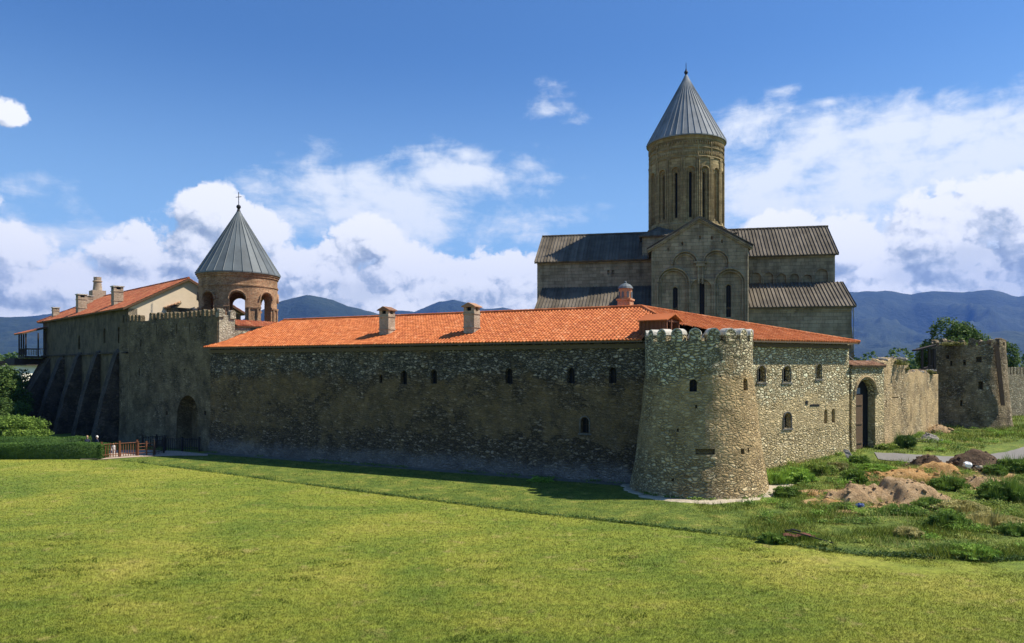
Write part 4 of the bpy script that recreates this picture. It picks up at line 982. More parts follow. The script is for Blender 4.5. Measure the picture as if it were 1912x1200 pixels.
aw2 = aisle(5.9, 12.0, -18.4, 18.1, 18.2, 15.05, -1)
# low battered annex at the right corner, and a downpipe
m_ = MB(); m_.prism([cp(17.9, 11.2, -.5), cp(19.0, 11.2, -.5), cp(18.5, 11.2, 10.5), cp(18.1, 11.2, 15)], -cn*9); m_.build('corner_buttress', M['ashlar'], cat, fix=True)
m_ = MB(); m_.tube([cp(18.25, 12.12, 15.0), cp(18.3, 12.12, 10.0), cp(17.8, 12.14, 9.2), cp(18.5, 12.14, 8.6), cp(18.6, 12.14, 1)], .09, 6); m_.build('downpipe', M['cone_light'], cat)
def croof(sa, sb, d0, z0, d1, z1, ov=.5, nm='roof', label=None):
    """slope from the eave (d1,z1) up to (d0,z0)"""
    a = cp(sa, d1, z1); up = cp(sa, d0, z0)-a; L = up.length; up.normalize(); a2 = a-up*ov
    return tiled(cat, nm, M['lead'], a2, ce, up, [(0,0),(sb-sa,0),(sb-sa,L+ov),(0,L+ov)], w=.42, row=30, amp=.11, step=.03, kind='rib', label=label, slabmat=M['lead'])
croof(NS0-.3, NS1+.35, 0, 26.3, 6.1, 22.1)
croof(-18.7, 18.5, 5.95, 18.45, 12.1, 15.2)
croof(NS0-.3, NS1+.35, 0, 26.3, -6.1, 22.1); croof(-18.7, 18.5, -5.95, 18.45, -12.1, 15.2)
ridge(cat, 'ridge_capping', M['lead'], cp(NS0-.3, 0, 26.38), cp(NS1+.35, 0, 26.38), .14, 30)
# transept
SC = 1.12; FD = 13.2
tr = gable('transept', -FD, FD, 5.5, 22.0, 25.3, M['ashlar'], 'd', SC, 'transept with gabled facade')
def fpx(px, d=FD):
    t = (px-CX)/F; c = cp(0, d); return (t*c.y-c.x)/(ce.x-t*ce.y)
FY = cp(SC, FD).y; nb2 = MB()
def fz(py): return zat(py, FY)
for px, w, y0, dep in ((1257.5,56,500,.45),(1363,52,504,.45),(1309,38,520,.30)):
    s = fpx(px); wm = w*FY/F; nb2.prism(arch_loop(cp(s, FD+.4, 8), ce, wm, fz(y0)-8, n=16), -cn*(dep+.4))
cut(tr, nb2)
nb2 = MB()
for px, w, y0, dep in ((1279,44,470,.25),(1337,44,469,.25)):
    s = fpx(px); wm = w*FY/F; nb2.prism(arch_loop(cp(s, FD+.4, fz(520)), ce, wm, fz(y0)-fz(520), n=16), -cn*(dep+.4))
cut(tr, nb2)
nb2 = MB(); wl = []
for px, w, y0, y1, dep in ((1261,8.5,534,590,.45),(1311,9,526,600,.30),(1361,8.5,532,592,.45)):
    s = fpx(px); wm = w*FY/F; z0 = fz(y1); wl.append((s, wm, z0, fz(y0)-z0, dep)); nb2.prism(arch_loop(cp(s, FD+.4, z0), ce, wm, fz(y0)-z0), -cn*(dep+.9))
for px, py in ((1307,447),(1329,448),(1274,457),(1348,455),(1248,467)):
    nb2.box(cp(fpx(px), FD, fz(py)), ce*.1, cn*.3, .42)
cut(tr, nb2)
for s, wm, z0, h, dep in wl:
    wo = window(cat, cp(s, FD-dep, z0), ce, cn, wm, h, .3); m_ = MB(); lp = arch_loop(cp(s, FD-dep+.02, z0), ce, wm+.25, h+.12); m_.tube(lp[1:]+[lp[0]], .09, 6); m_.build('window_surround', M['ashlar'], wo)
for px, r_, y0, zb_ in ((1257.5,29.5,498.5,8),(1363,27.5,502.5,8),(1279,23.5,468.5,19.2),(1337,23.5,467.5,19.2)):
    m_ = MB(); s = fpx(px)
    for dr_ in (0, -.28):
        wm = 2*(r_*FY/F+dr_); lp = arch_loop(cp(s, FD+.03+dr_*.4, zb_), ce, wm, fz(y0)+dr_-zb_, n=20)
        m_.tube([p for p in lp[1:]+[lp[0]]] if zb_ < 10 else lp[2:], .11 if dr_ == 0 else .07, 6)
    m_.build('blind_arch', M['ashlar'], cat)
m_ = MB(); s = fpx(1308)
for dx in (-.22, .22): m_.tube([cp(s+dx, FD+.06, fz(530)), cp(s+dx, FD+.06, fz(497))], .11, 6)
m_.box(cp(s, FD+.02, fz(497)), ce*.5, cn*.2, .35); m_.box(cp(s, FD+.02, fz(491)), ce*.75, cn*.25, .22); m_.build('column', M['ashlar'], cat)
m_ = MB(); m_.tube([cp(SC+5.42, FD+.06, 8), cp(SC+5.42, FD+.06, 21.6)], .12, 6); m_.tube([cp(SC-5.42, FD+.06, 8), cp(SC-5.42, FD+.06, 21.6)], .12, 6); m_.build('corner_shaft', M['ashlar'], cat)
# raking cornice and transept roof
m_ = MB()
for sg in (-1, 1):
    a, b_ = cp(SC, FD, 25.62), cp(SC+sg*6.0, FD, 22.0-.02)
    for off, hh, pj_ in ((0,.26,.34),(-.28,.18,.2)):
        A1 = a+Vector((0,0,off)); B1 = b_+Vector((0,0,off)); m_.prism([A1, B1, B1-Vector((0,0,hh)), A1-Vector((0,0,hh))], cn*pj_)
m_.build('cornice', M['ashlar'], cat, fix=True)
for sg in (-1, 1):
    a = cp(SC+sg*6.05, -FD-.2, 22.05); up = cp(SC, -FD-.2, 25.65)-a; L = up.length; up.normalize()
    tiled(cat, 'roof', M['lead'], a, cn, up, [(0,0),(2*FD+.55,0),(2*FD+.55,L),(0,L)], w=.42, row=30, amp=.10, kind='rib', slabmat=M['lead'])
for nm, zc, s0, s1, d in (('cornice',21.75,NS0,SC-5.6,6.12),('cornice',21.75,SC+5.6,NS1,6.12),('cornice',14.7,SC+5.6,18.1,12.12),('cornice',14.7,-18.4,SC-5.6,12.12)):
    m_ = MB(); m_.box(cp((s0+s1)/2, d, zc), ce*((s1-s0)/2), cn*.14, .22); m_.box(cp((s0+s1)/2, d-.04, zc-.2), ce*((s1-s0)/2), cn*.1, .2); m_.build(nm, M['ashlar'], cat)
# drum: sixteen bays
m_ = MB(); m_.prism([cp(-5.7,-5.7,22), cp(5.7,-5.7,22), cp(5.7,5.7,22), cp(-5.7,5.7,22)], Vector((0,0,2.9))); m_.build('drum_base', M['ashlar'], cat, fix=True)
for k in range(4):
    a = ce if k % 2 == 0 else cn; b_ = cn if k % 2 == 0 else ce; sg = 1 if k < 2 else -1
    st = cp(0, 0, 24.85)+b_*sg*6.1-a*6.1; up = (-b_*sg*2.4+Vector((0,0,1.6))).normalized()
    tiled(cat, 'drum_skirt_roof', M['lead'], st, a, up, [(0,0),(12.2,0),(9.6,2.9),(2.6,2.9)], w=.46, row=1.4, amp=.06, kind='rib', slabmat=M['lead'])
RD_ = 4.86
m_ = MB(); m_.lathe(v3(O_), densify([(RD_+.28,24.5),(RD_+.28,26.3),(RD_+.16,26.5),(RD_,26.7),(RD_,34.0),(RD_,37.3),(RD_+.12,37.4),(RD_+.12,37.6),(RD_+.26,37.75),(RD_+.26,38.05)], 3), 64); dr_o = m_.build('drum', M['drum'], cat, fix=True)
camdir = atan2(-O_.y, -O_.x); da = 2*pi/16; a00 = camdir+radians(6.8); cbn = MB(); cbw = MB(); bays = []
for k in range(16):
    a = a00+k*da; n = Vector((cos(a), sin(a), 0)); u = Vector((-sin(a), cos(a), 0)); c = v3(O_, 27.0)+n*RD_
    cbn.prism(arch_loop(c+n*.5, u, 1.15, 6.9, n=10), -n*.72); cbw.prism(arch_loop(c+Vector((0,0,.35))+n*.5, u, .36, 5.9, n=6), -n*1.35); bays.append((a, n, u, c))
cut(dr_o, cbn); cut(dr_o, cbw)
for a, n, u, c in bays:
    m_ = MB(); m_.prism(arch_loop(c+Vector((0,0,.3))-n*.62, u, .42, 6.0, n=6), -n*.04); w_ = m_.build('window', M['glass'], dr_o)
    m_ = MB(); lp = arch_loop(c+n*.03, u, 1.22, 6.95, n=12); m_.tube(lp[1:]+[lp[0]], .085, 6)
    lp = arch_loop(c-n*.18+Vector((0,0,.1)), u, .66, 6.4, n=10); m_.tube(lp[1:]+[lp[0]], .08, 6); m_.build('arch_moulding', M['drum'], cat)
    b_ = a+da/2; n2 = Vector((cos(b_), sin(b_), 0)); u2 = Vector((-sin(b_), cos(b_), 0)); m_ = MB()
    for s in (-.13, .13): m_.tube([v3(O_, 26.6)+n2*(RD_+.05)+u2*s, v3(O_, 34.9)+n2*(RD_+.05)+u2*s], .11, 6)
    m_.box(v3(O_, 34.9)+n2*(RD_+.02), u2*.3, n2*.16, .2); m_.tube([v3(O_, 34.9)+n2*(RD_+.05), v3(O_, 37.3)+n2*(RD_+.05)], .1, 6); m_.build('colonnette', M['drum'], cat)
FRZ = [MB(), MB(), MB()]
for k in range(96):                                  # carved friezes: lozenges and cusps under the eaves
    a = 2*pi*k/96; n = Vector((cos(a), sin(a), 0)); u = Vector((-sin(a), cos(a), 0))
    c = v3(O_, 35.7)+n*RD_; FRZ[0].prism([c-u*.13, c+Vector((0,0,.26)), c+u*.13, c-Vector((0,0,.26))], n*.12)
    c = v3(O_, 37.0)+n*RD_; FRZ[1].prism([c-u*.11+Vector((0,0,.25)), c+u*.11+Vector((0,0,.25)), c-Vector((0,0,.25))], n*.16)
    c = v3(O_, 26.0)+n*(RD_+.28); FRZ[2].prism([c-u*.12+Vector((0,0,.25)), c+u*.12+Vector((0,0,.25)), c+u*.05-Vector((0,0,.2)), c-u*.05-Vector((0,0,.2))], n*.07)
for f_ in FRZ: f_.build('frieze', M['drum'], dr_o, fix=True)
for z, r_ in ((36.35,.09),(35.2,.09),(26.45,.1)):
    m_ = MB(); m_.tube([v3(O_, z)+Vector(((RD_+.05 if z > 30 else RD_+.2)*cos(2*pi*i/64), (RD_+.05 if z > 30 else RD_+.2)*sin(2*pi*i/64), 0)) for i in range(65)], r_, 6); m_.build('string_course', M['drum'], cat)
cc = cone(cat, O_, 5.28, 38.0, 47.6, 40, M['cone_light'], rs=.04)
m_ = MB(); m_.lathe(v3(O_, 47.0), [(.3,0),(.14,.6),(.1,.8)], 10); m_.ball(v3(O_, 47.85), .26, 8); m_.lathe(v3(O_, 48.05), [(.14,0),(.05,.35),(.035,1.0),(.01,1.15)], 6); m_.build('spire_finial', M['iron'], cc)

# ================================================================== RUINED GATE WALL (right)
GA = C2+Vector((.25, .12)); GB = Vector((29.9, 59.4)); GC = Vector((33.9, 63.2)); GD = Vector((40.6, 70.4))
rg = thing('gate_wall', v3(GA), 'ruined ochre curtain wall with tall arched wooden gate, right of the palace', 'wall')
def ragged(parent, a, b, z0, tops, t, mat, st=.35, amp=.28, foot=.2, seed=0):
    """wall slab with a broken, stepped crest"""
    a = Vector(a); b = Vector(b); L = (b-a).length; n = max(3, int(L/st)); u = v3((b-a)/L); nn = outn(a, b); vs = []; mb = MB()
    for i in range(n+1):
        s = L*i/n; p = v3(a)+u*s; zt = float(np.interp(s/L, [q[0] for q in tops], [q[1] for q in tops]))+noise.noise(Vector((s*1.7, seed, 0)))*amp
        w = .05*noise.noise(Vector((s*.9, seed, 5)))
        vs += [p+nn*(foot+w)+Vector((0,0,z0)), p+nn*w+Vector((0,0,z0+2.5)), p+nn*w+Vector((0,0,zt)), p-nn*t+Vector((0,0,zt+noise.noise(Vector((s*1.3, seed, 9)))*amp)), p-nn*t+Vector((0,0,z0))]
    fs = [(i*5+q, i*5+(q+1) % 5, (i+1)*5+(q+1) % 5, (i+1)*5+q) for i in range(n) for q in range(5)]+[(4,3,2,1,0), tuple(n*5+q for q in range(5))]
    mb.add(vs, fs); return mb.build('wall', mat, parent, fix=True)
w1 = ragged(rg, GA, GB, .2, [(0,8.1),(1,8.1)], 1.3, M['wall_b'], amp=.04, foot=.1, seed=1)
n1 = outn(GA, GB); u1 = unit(GA, GB); pa, pb = seg_at(GA, GB, 1598), seg_at(GA, GB, 1634); pm_ = (pa+pb)/2; gwd = (pa-pb).length; gz = ground(pm_.x, pm_.y)-.05
gtop = zat(708, pm_.y)
c_ = MB(); c_.prism(arch_loop(v3(pm_, gz-1)+n1*.8, u1, gwd, gtop-gz+1, n=14), -n1*3.2); cut(w1, c_)
m_ = MB(); lp = arch_loop(v3(pm_, gz)+n1*.01, u1, gwd+.36, gtop-gz+.2, n=14)[2:]; m_.tube(lp, .13, 6); m_.build('arch_ring', M['ruin'], rg)
m_ = MB()
for k in range(8): m_.box(v3(pm_, gz)+u1*(-gwd/2+.05+k*.165)-n1*.30, u1*.078, n1*.04, 4.3)
for z in (.5, 2.0, 3.5): m_.box(v3(pm_, gz+z)+u1*(-gwd/2+.62)-n1*.24, u1*.58, n1*.03, .14)
m_.build('door', M['wood_door'], rg, label='tall plank door leaf standing half open')
m_ = MB(); m_.prism(arch_loop(v3(pm_, gz)-n1*.62, u1, gwd+.1, gtop-gz, n=12), -n1*.05); m_.build('doorway_void', M['void'], rg)  # near black sheet closing the doorway, standing in for its shade
m_ = MB(); m_.box(v3(pm_, gz+4.4)+u1*(-gwd/2+.7)-n1*.35, u1*.35, n1*.03, .45); m_.build('door_panel', M['cone_light'], rg)
tiled(rg, 'coping', M['tile_worn'], v3(GA, 8.12)+n1*.22-u1*.2, u1, (-n1*1.2+Vector((0,0,.35))).normalized(), [(0,0),((GB-GA).length+.2,0),((GB-GA).length+.2,1.3),(0,1.3)], w=.26, row=.35)
w2 = ragged(rg, GB, GC, .2, [(0,8.35),(.3,8.75),(.6,8.5),(1,8.3)], 1.1, M['ruin'], amp=.35, seed=3)
w3 = ragged(rg, GC, GD, .2, [(0,7.5),(.3,7.7),(.75,7.35),(1,7.2)], 1.1, M['ruin'], amp=.35, seed=5)
for (a, b, w_, pts) in ((GB, GC, w2, ((1654,752,.18,.6),(1684,750,.18,.6),(1672,742,1.5,.08))), (GC, GD, w3, ((1714,720,.18,.6),(1701,770,.16,1.6),(1727,742,.14,.14)))):
    n = outn(a, b); u = unit(a, b); c_ = MB()
    for px, py, w, h in pts: p = seg_at(a, b, px); c_.box(v3(p, zat(py, p.y)-h/2), u*w/2, n*.3, h)
    cut(w_, c_)
# loose stones on the crest
m_ = MB()
for i in range(70):
    t = random.random(); p = GB.lerp(GC, t) if random.random() < .6 else GC.lerp(GD, t); z = 8.5 if p.x < GC.x else 7.45
    s = random.uniform(.12, .3); c = v3(p, z+random.uniform(-.1,.25))-outn(GB, GD)*random.uniform(.1, .9); m_.ball(c, s, 4, .6)
m_.jitter(.08, 4); m_.build('crest_stones', M['rock'], rg)
# ================================================================== SECOND ROUND TOWER (right)
T2 = Vector((46.4, 75.2)); t2 = thing('round_tower', v3(T2, 1.8), 'weathered round tower overgrown with weeds and holding a leaning plank, at the right', 'tower')
pr2 = [(3.95,1.2),(3.75,2.6),(3.55,5),(3.36,7.5),(3.25,10.1)]
m_ = MB(); m_.lathe(v3(T2), densify(pr2, .4), 80); m_.jitter(.06, 1.2); s2 = m_.build('tower_wall', M['tower2'], t2, fix=True)
c_ = MB(); wl = []
for px, y0, y1, w in ((1828,666,676,.5),(1801,672,682,.22),(1776,674,683,.2),(1831,712,727,.42),(1795,747,758,.2),(1769,664,670,.3)):
    p, n = on_cyl(T2, float(np.interp(zat(y0,72),[q[1] for q in pr2],[q[0] for q in pr2])), px); u = Vector((-n.y, n.x, 0)); c_.box(v3(p, zat(y1, p.y)), u*w/2, n*.5, (y1-y0)*p.y/F)
cut(s2, c_)
for k, (a, w) in enumerate([(radians(x*17.2+4), .58) for x in range(21)]):
    n = Vector((cos(a), sin(a), 0)); m_ = MB(); merlon(m_, v3(T2, 9.95)+n*3.0, Vector((-sin(a), cos(a), 0)), n, w, .62+.14*(k % 3), .5); m_.build('merlon', M['tower2'], t2, fix=True)
p, n = on_cyl(T2, 3.3, 1862); u = Vector((-n.y, n.x, 0))
m_ = MB(); a = v3(on_cyl(T2, 3.42, 1861)[0], zat(645, 73.5)); b = v3(on_cyl(T2, 3.86, 1873)[0], zat(755, 73.5)); m_.prism([a-Vector((.22,0,0)), a+Vector((.22,0,0)), b+Vector((.2,0,0)), b-Vector((.2,0,0))], Vector((.05,.14,0))); m_.build('plank', M['wood'], t2, fix=True, label='long plank leaning against the right side')
# shelter beside the tower
shl = thing('shelter', P(1733, 697, 73), 'small open timber shelter with tin roof, left of the weedy round tower', 'shelter')
so_ = P(1733, 697, 73.0); m_ = MB(); 
m_.prism([P(1714,652,72), P(1749,643,72), P(1749,645.5,72), P(1714,655,72)], Vector((.6,2.2,0))); m_.build('shelter_roof', M['wood_dark'], shl, fix=True)
for px, dy in ((1722,0),(1735,0),(1722,1.8),(1740,1.8),(1745,0)):
    m_ = MB(); b = P(px, 700, 72.2+dy); b.z -= 1.2; t_ = P(px, 651, 72.2+dy); m_.box((b.x, b.y, b.z), Vector((.09,0,0)), Vector((0,.09,0)), t_.z-b.z); m_.build('post', M['wood_dark'], shl)
m_ = MB(); m_.prism([P(1706,694,72.1), P(1742,682,72.1), P(1742,688,72.1), P(1706,698,72.1)], Vector((.2,.9,0))); m_.build('leaning_boards', M['wood_dark'], shl, fix=True)
# ================================================================== FAR CRENELLATED WALL
FA, FB = Vector((52.0, 88.0)), Vector((100.0, 103.0))
fw = thing('far_wall', v3(FA), 'low pale wall with narrow merlons, behind and right of the weedy tower', 'wall')
slab(fw, 'wall', FA, FB, .8, 7.1, .8, M['far_wall'], .1, 2)
nf = outn(FA, FB); uf = unit(FA, FB); L = (FB-FA).length; k = 0; s = .2
while s < min(L, 40) and k < 98:
    m_ = MB(); m_.box(v3(FA, 7.05)+uf*s-nf*.25, uf*.17, nf*.22, .95); m_.build('merlon', M['far_wall'], fw); s += .52; k += 1
# ================================================================== HEDGES, SHRUBS, TREES
def hedge(name, a, b, depth, h, label, mat='hedge', n=26000, leaf=.05, seed=0):
    a = Vector(a[:2]); b = Vector(b[:2]); L = (b-a).length; u = (b-a)/L; v = Vector((-u.y, u.x)); r = np.random.default_rng(seed)
    side = r.choice(5, n, p=[.42,.05,.40,.065,.065]); s = r.uniform(0, L, n); q = r.uniform(0, depth, n); z = r.uniform(0, h, n)
    j = r.normal(size=n)*.035
    s = np.where(side == 3, j, np.where(side == 4, L+j, s)); q = np.where(side == 0, j, np.where(side == 1, depth+j, q)); z = np.where(side == 2, h+j+.04*np.sin(s*1.3+seed)+.03*np.sin(s*3.1), z)
    cen = np.column_stack([a.x+u.x*s+v.x*q, a.y+u.y*s+v.y*q, z]); V, I = leaf_quads(cen, leaf, .3)
    bx = []
    for sx, qx in ((.06,.06),(L-.06,.06),(L-.06,depth-.06),(.06,depth-.06)):
        for zz in (0, h-.06): bx.append((a.x+u.x*sx+v.x*qx, a.y+u.y*sx+v.y*qx, zz))
    k = len(V); V = np.concatenate([V, np.array(bx)]); I = np.concatenate([I, np.array([(0,2,3,1),(2,4,5,3),(4,6,7,5),(6,0,1,7),(1,3,5,7)])+k])
    o = np_mesh(name, V, I, M[mat], np.concatenate([rng.uniform(0, 1, len(I)-5), np.zeros(5)]), 4, (a.x, a.y, 0)); tag(o, label, 'hedge'); return o
ha = G(-190, 858); hb = G(187, 857)
hedge('hedge', ha, hb, 1.5, 1.27, 'tall front box hedge with flat top beside the brown fence', n=42000, seed=1)
hedge('hedge', (-64, 69.0), (-39.7, 68.4), 1.3, 1.42, 'back box hedge, behind the taller front hedge', n=26000, seed=2)
tree('shrub', -49.6, 73.0, 0, 2.9, 4.0, 2.6, 'light green feathery shrub standing just behind the back hedge', 'shrub', n=15000, leaf=.10, mat='leaf', trunk=.15, seed=3, lift=.02, nb=26)
tree('shrub', -60.5, 78, 0, 3.9, 4.2, 3, 'bright green shrub at the left picture edge behind the hedge', 'shrub', n=7000, leaf=.12, mat='leaf_bright', trunk=.15, seed=4, lift=.02)
tree('tree', -63.4, 91, 0, 7.6, 3.0, 3.0, 'leafy mid green tree left of the leftmost buttress, under the white building', 'tree', n=9000, leaf=.17, mat='leaf_dark', seed=5, lift=.08, nb=22)
tree('tree', -71.0, 101, 0, 8.2, 4.6, 4, 'leafy mid green tree at the left edge of the photo', 'tree', n=9000, leaf=.18, mat='leaf_dark', seed=6, lift=.08, nb=22)
tree('tree', -60.0, 86, 0, 4.2, 3.0, 2.6, 'low dark green tree between shrub and buttress', 'tree', n=6000, leaf=.13, mat='leaf_dark', seed=8, lift=.05)
tree('tree', -90, 98, 0, 8.0, 5, 4, 'broad green tree beyond the left edge', 'tree', n=4000, leaf=.2, mat='leaf', seed=9, lift=.08)
tree('tree', 57.6, 96, 1.8, 11.6, 4.0, 3.6, 'dense dark green tree rising behind the weedy round tower', 'tree', n=26000, leaf=.17, mat='leaf_dark', seed=12, lift=.25, nb=26)
tree('tree', 63.5, 97, 1.8, 9.4, 2.6, 2.6, 'lower dark tree right of the weedy round tower', 'tree', n=8000, leaf=.15, mat='leaf_dark', seed=13, lift=.2, nb=18)
def treeline(name, x0, x1, y0, y1, n, h, mat, label, seed, k=55, leaf=.5):
    r = random.Random(seed); bl = []
    for i in range(k):
        x = x0+(x1-x0)*(i+.5)/k+r.uniform(-2, 2); y = r.uniform(y0, y1); hh = h*r.uniform(.65, 1.1)
        bl += sub_blobs((x, y, 1.5+hh*.5), (hh*.55, hh*.5, hh*.5), 5, .5, i+seed*100)
    V, I = leaf_quads(crown_points(bl, n), leaf); o = np_mesh(name, V, I, M[mat], rng.uniform(0, 1, len(I)), 4, (x0, y0, 0)); tag(o, label, 'trees', kind='stuff')
treeline('far_trees', 58, 190, 165, 190, 30000, 10.5, 'leaf_dark', 'dark line of trees beyond the walls, right', 1)
treeline('far_trees', -270, -150, 300, 340, 16000, 11, 'leaf_dark', 'dark line of trees on the plain, left', 2, leaf=.8)
treeline('far_trees', -900, 1100, 900, 1100, 30000, 17, 'leaf_dark', 'distant belt of trees across the plain', 3, k=130, leaf=2.4)
# farm buildings far left
fb = P(44, 697, 150); fh = thing('house', (fb.x, fb.y, 0), 'white walled house with dark flat roof, left of the residence', 'house')
m_ = MB(); m_.box((fb.x, fb.y, 0), Vector((1.5,.2,0)), Vector((0,3,0)), 8.3); m_.build('wall', M['white'], fh)
m_ = MB(); m_.box((fb.x+.2, fb.y, 8.3), Vector((2.5,.4,0)), Vector((0,3.6,0)), .9); m_.build('roof', M['wood_dark'], fh)
fb = P(8, 690, 158); fs_ = thing('barn', (fb.x, fb.y, 0), 'low grey barn beside the white house, left edge', 'barn')
m_ = MB(); m_.box((fb.x, fb.y, 0), Vector((3.6,.3,0)), Vector((0,4,0)), 7.2); m_.build('wall', M['greyroof'], fs_)
m_ = MB(); m_.prism([(fb.x-4, fb.y-4.3, 7.2), (fb.x+4, fb.y-4.3, 7.2), (fb.x+4, fb.y, 8.4), (fb.x-4, fb.y, 8.4)], Vector((0,0,.15))); m_.build('roof', M['greyroof'], fs_, fix=True)
m_ = MB(); m_.box((fb.x-.6, fb.y-4.05, 4.6), Vector((.5,0,0)), Vector((0,.03,0)), 1.2); m_.build('window', M['glass'], fs_)
# ================================================================== FENCES
def fence(label, a, b, h, mat, nrails, npick, nposts, name='fence', pick_w=.03):
    a = Vector(a); b = Vector(b); L = (b-a).length; u = (b-a).normalized(); n = Vector((-u.y, u.x, 0)); f = thing(name, a, label, 'fence', 'fences in front of the gateway')
    for k in range(nposts):
        m_ = MB(); c = a.lerp(b, k/(nposts-1)); m_.box(c-Vector((0,0,.1)), u*.06, n*.06, h+.2); m_.box(c+Vector((0,0,h+.1)), u*.075, n*.075, .04); m_.build('post', mat, f)
    for k in range(nrails):
        z = h*(.22+.72*k/max(1, nrails-1)); m_ = MB(); m_.tube([a+Vector((0,0,z)), b+Vector((0,0,z))], .035, 5); m_.build('rail', mat, f)
    for k in range(npick):
        c = a.lerp(b, (k+.5)/npick); m_ = MB(); m_.box(c+n*.04+Vector((0,0,.05+random.uniform(0,.03))), u*pick_w, n*.012, h*random.uniform(.86,.98)); m_.build('picket', mat, f)
fence('reddish brown sunlit picket fence between the hedge and gateway', G(190,856), G(256,851), 1.3, M['wood_red'], 2, 14, 3)
fence('brown post and rail fence joining the sunlit picket fence to the dark gate', G(258,851), G(289,849), 1.15, M['wood_red'], 4, 0, 3)
fence('dark picket gate standing open in the shade by the arch', G(287,851), G(306,846), 1.35, M['wood_black'], 2, 7, 2)
fence('dark picket fence directly in front of the arched gateway', G(308,842), G(372,843), 1.25, M['wood_black'], 2, 16, 3)
fence('dark rear picket fence against the gatehouse wall left of the arch', G(266,838), G(318,834), 1.2, M['wood_black'], 2, 12, 3)
# ================================================================== PEOPLE
def person(x, y, h, label, hairm, top, legs, face=0.0, hood=None, crouch=0):
    z0 = terrain_z(x, y); me = bpy.data.meshes.new('person'); k = h/1.75
    J = [((0,0,.95),.145),((0,0,1.12),.13),((0,0,1.32),.155),((0,.01,1.46),.075),((0,.02,1.53),.058),
         ((.09,0,.90),.095),((.11,-.02,.50),.062),((.11,.02,.09),.042),((.12,-.14,.04),.036),
         ((-.09,0,.90),.095),((-.11,.04,.50),.062),((-.12,.05,.09),.042),((-.13,-.10,.04),.036),
         ((.17,0,1.41),.062),((.23,-.01,1.12),.045),((.22,-.10,.88),.033),((.21,-.13,.80),.028),
         ((-.17,0,1.41),.062),((-.24,.0,1.12),.045),((-.21,-.12,.90),.033),((-.19,-.16,.82),.028)]
    E = [(0,1),(1,2),(2,3),(3,4),(0,5),(5,6),(6,7),(7,8),(0,9),(9,10),(10,11),(11,12),(2,13),(13,14),(14,15),(15,16),(2,17),(17,18),(18,19),(19,20)]
    for side, w in ((1,16),(-1,20)):               # five fingers per hand
        bx = J[w][0]
        for q in range(5):
            if q < 4: p1 = (bx[0]+side*(.012-.004*q), bx[1]-.02+.018*(q-1.5), bx[2]-.055-.01*(q in (1,2))); p2 = (p1[0]-side*.015, p1[1]-.012, p1[2]-.035)
            else: p1 = (bx[0]-side*.02, bx[1]-.045, bx[2]-.02); p2 = (p1[0]-side*.008, p1[1]-.02, p1[2]-.03)
            J += [(p1, .010), (p2, .008)]; E += [(w, len(J)-2), (len(J)-2, len(J)-1)]
    cf, sf = cos(face), sin(face)
    me.from_pydata([((v[0]*cf-v[1]*sf)*k, (v[0]*sf+v[1]*cf)*k, v[2]*k) for v, _ in J], E, [])
    o = bpy.data.objects.new('person', me); C.objects.link(o); o.modifiers.new('s', 'SKIN'); sb = o.modifiers.new('u', 'SUBSURF'); sb.levels = 1; sb.render_levels = 1
    for i, (_, r) in enumerate(J):
        sv = me.skin_vertices[0].data[i]; sv.radius = (r*k, r*k); sv.use_root = (i == 0)
    bpy.context.view_layer.update(); ev = bpy.data.meshes.new_from_object(o.evaluated_get(bpy.context.evaluated_depsgraph_get())); o.modifiers.clear(); o.data = ev
    # head with face relief welded into the same mesh
    bm = bmesh.new(); bm.from_mesh(ev); hc = Vector((0, .0, 1.655))
    r_ = bmesh.ops.create_uvsphere(bm, u_segments=24, v_segments=16, radius=1)
    for v in r_['verts']:
        c = v.co.copy(); p = Vector((c.x*.078, c.y*.095, c.z*.118))
        if c.z < -.3: p.x *= .86; p.y *= .9
        if c.y < -.6:
            if abs(c.x) < .16 and -.35 < c.z < .15: p.y -= .022*(1-abs(c.x)/.16)      # nose
            if .08 < c.z < .32 and .2 < abs(c.x) < .6: p.y += .010                       # eye sockets
            if -.62 < c.z < -.48 and abs(c.x) < .3: p.y -= .006                          # lips
        if abs(c.x) > .93 and abs(c.z) < .25: p.x *= 1.16                                 # ears
        p = (p+hc)*k; v.co = Vector((p.x*cf-p.y*sf, p.x*sf+p.y*cf, p.z))
    bm.to_mesh(ev); bm.free()
    ev.materials.clear()
    for m in (top, legs, M['skin'], M['wood_dark']): ev.materials.append(m)
    for p in ev.polygons:
        z = p.center.z/k; p.use_smooth = True
        p.material_index = 2 if z > 1.5 or (z < .89 and abs(p.center.x) > .165*k and z > .68) else (0 if z > .93 else (3 if z < .09 else 1))
    o.location = (x, y, z0); tag(o, label, 'person')
    hb_ = MB()
    c0 = Vector((0, .012, 1.668))
    for i in range(9):
        for j in range(14):
            pass
    bm = bmesh.new(); bmesh.ops.create_uvsphere(bm, u_segments=20, v_segments=14, radius=1)
    dele = [v for v in bm.verts if v.co.z < .25 and v.co.y < -.25 or v.co.z < -.75]
    bmesh.ops.delete(bm, geom=dele, context='VERTS')
    for v in bm.verts:
        c = v.co; p = Vector((c.x*.092, c.y*.108, c.z*.130))+c0+Vector(noise.noise_vector(c*3))*.008; p *= k; v.co = Vector((p.x*cf-p.y*sf, p.x*sf+p.y*cf, p.z))
    hm_ = bpy.data.meshes.new('hair'); bm.to_mesh(hm_); bm.free(); hm_.materials.append(hairm); ho_ = bpy.data.objects.new('hair', hm_); C.objects.link(ho_); ho_.parent = o
    for p in hm_.polygons: p.use_smooth = True
    return o
pa_ = P(163, 820, 66.5); person(pa_.x, pa_.y, 1.80, 'person in dark top with fair hair, left of the two behind the front hedge', M['hair_fair'], M['cloth_navy'], M['cloth_navy'], .5)
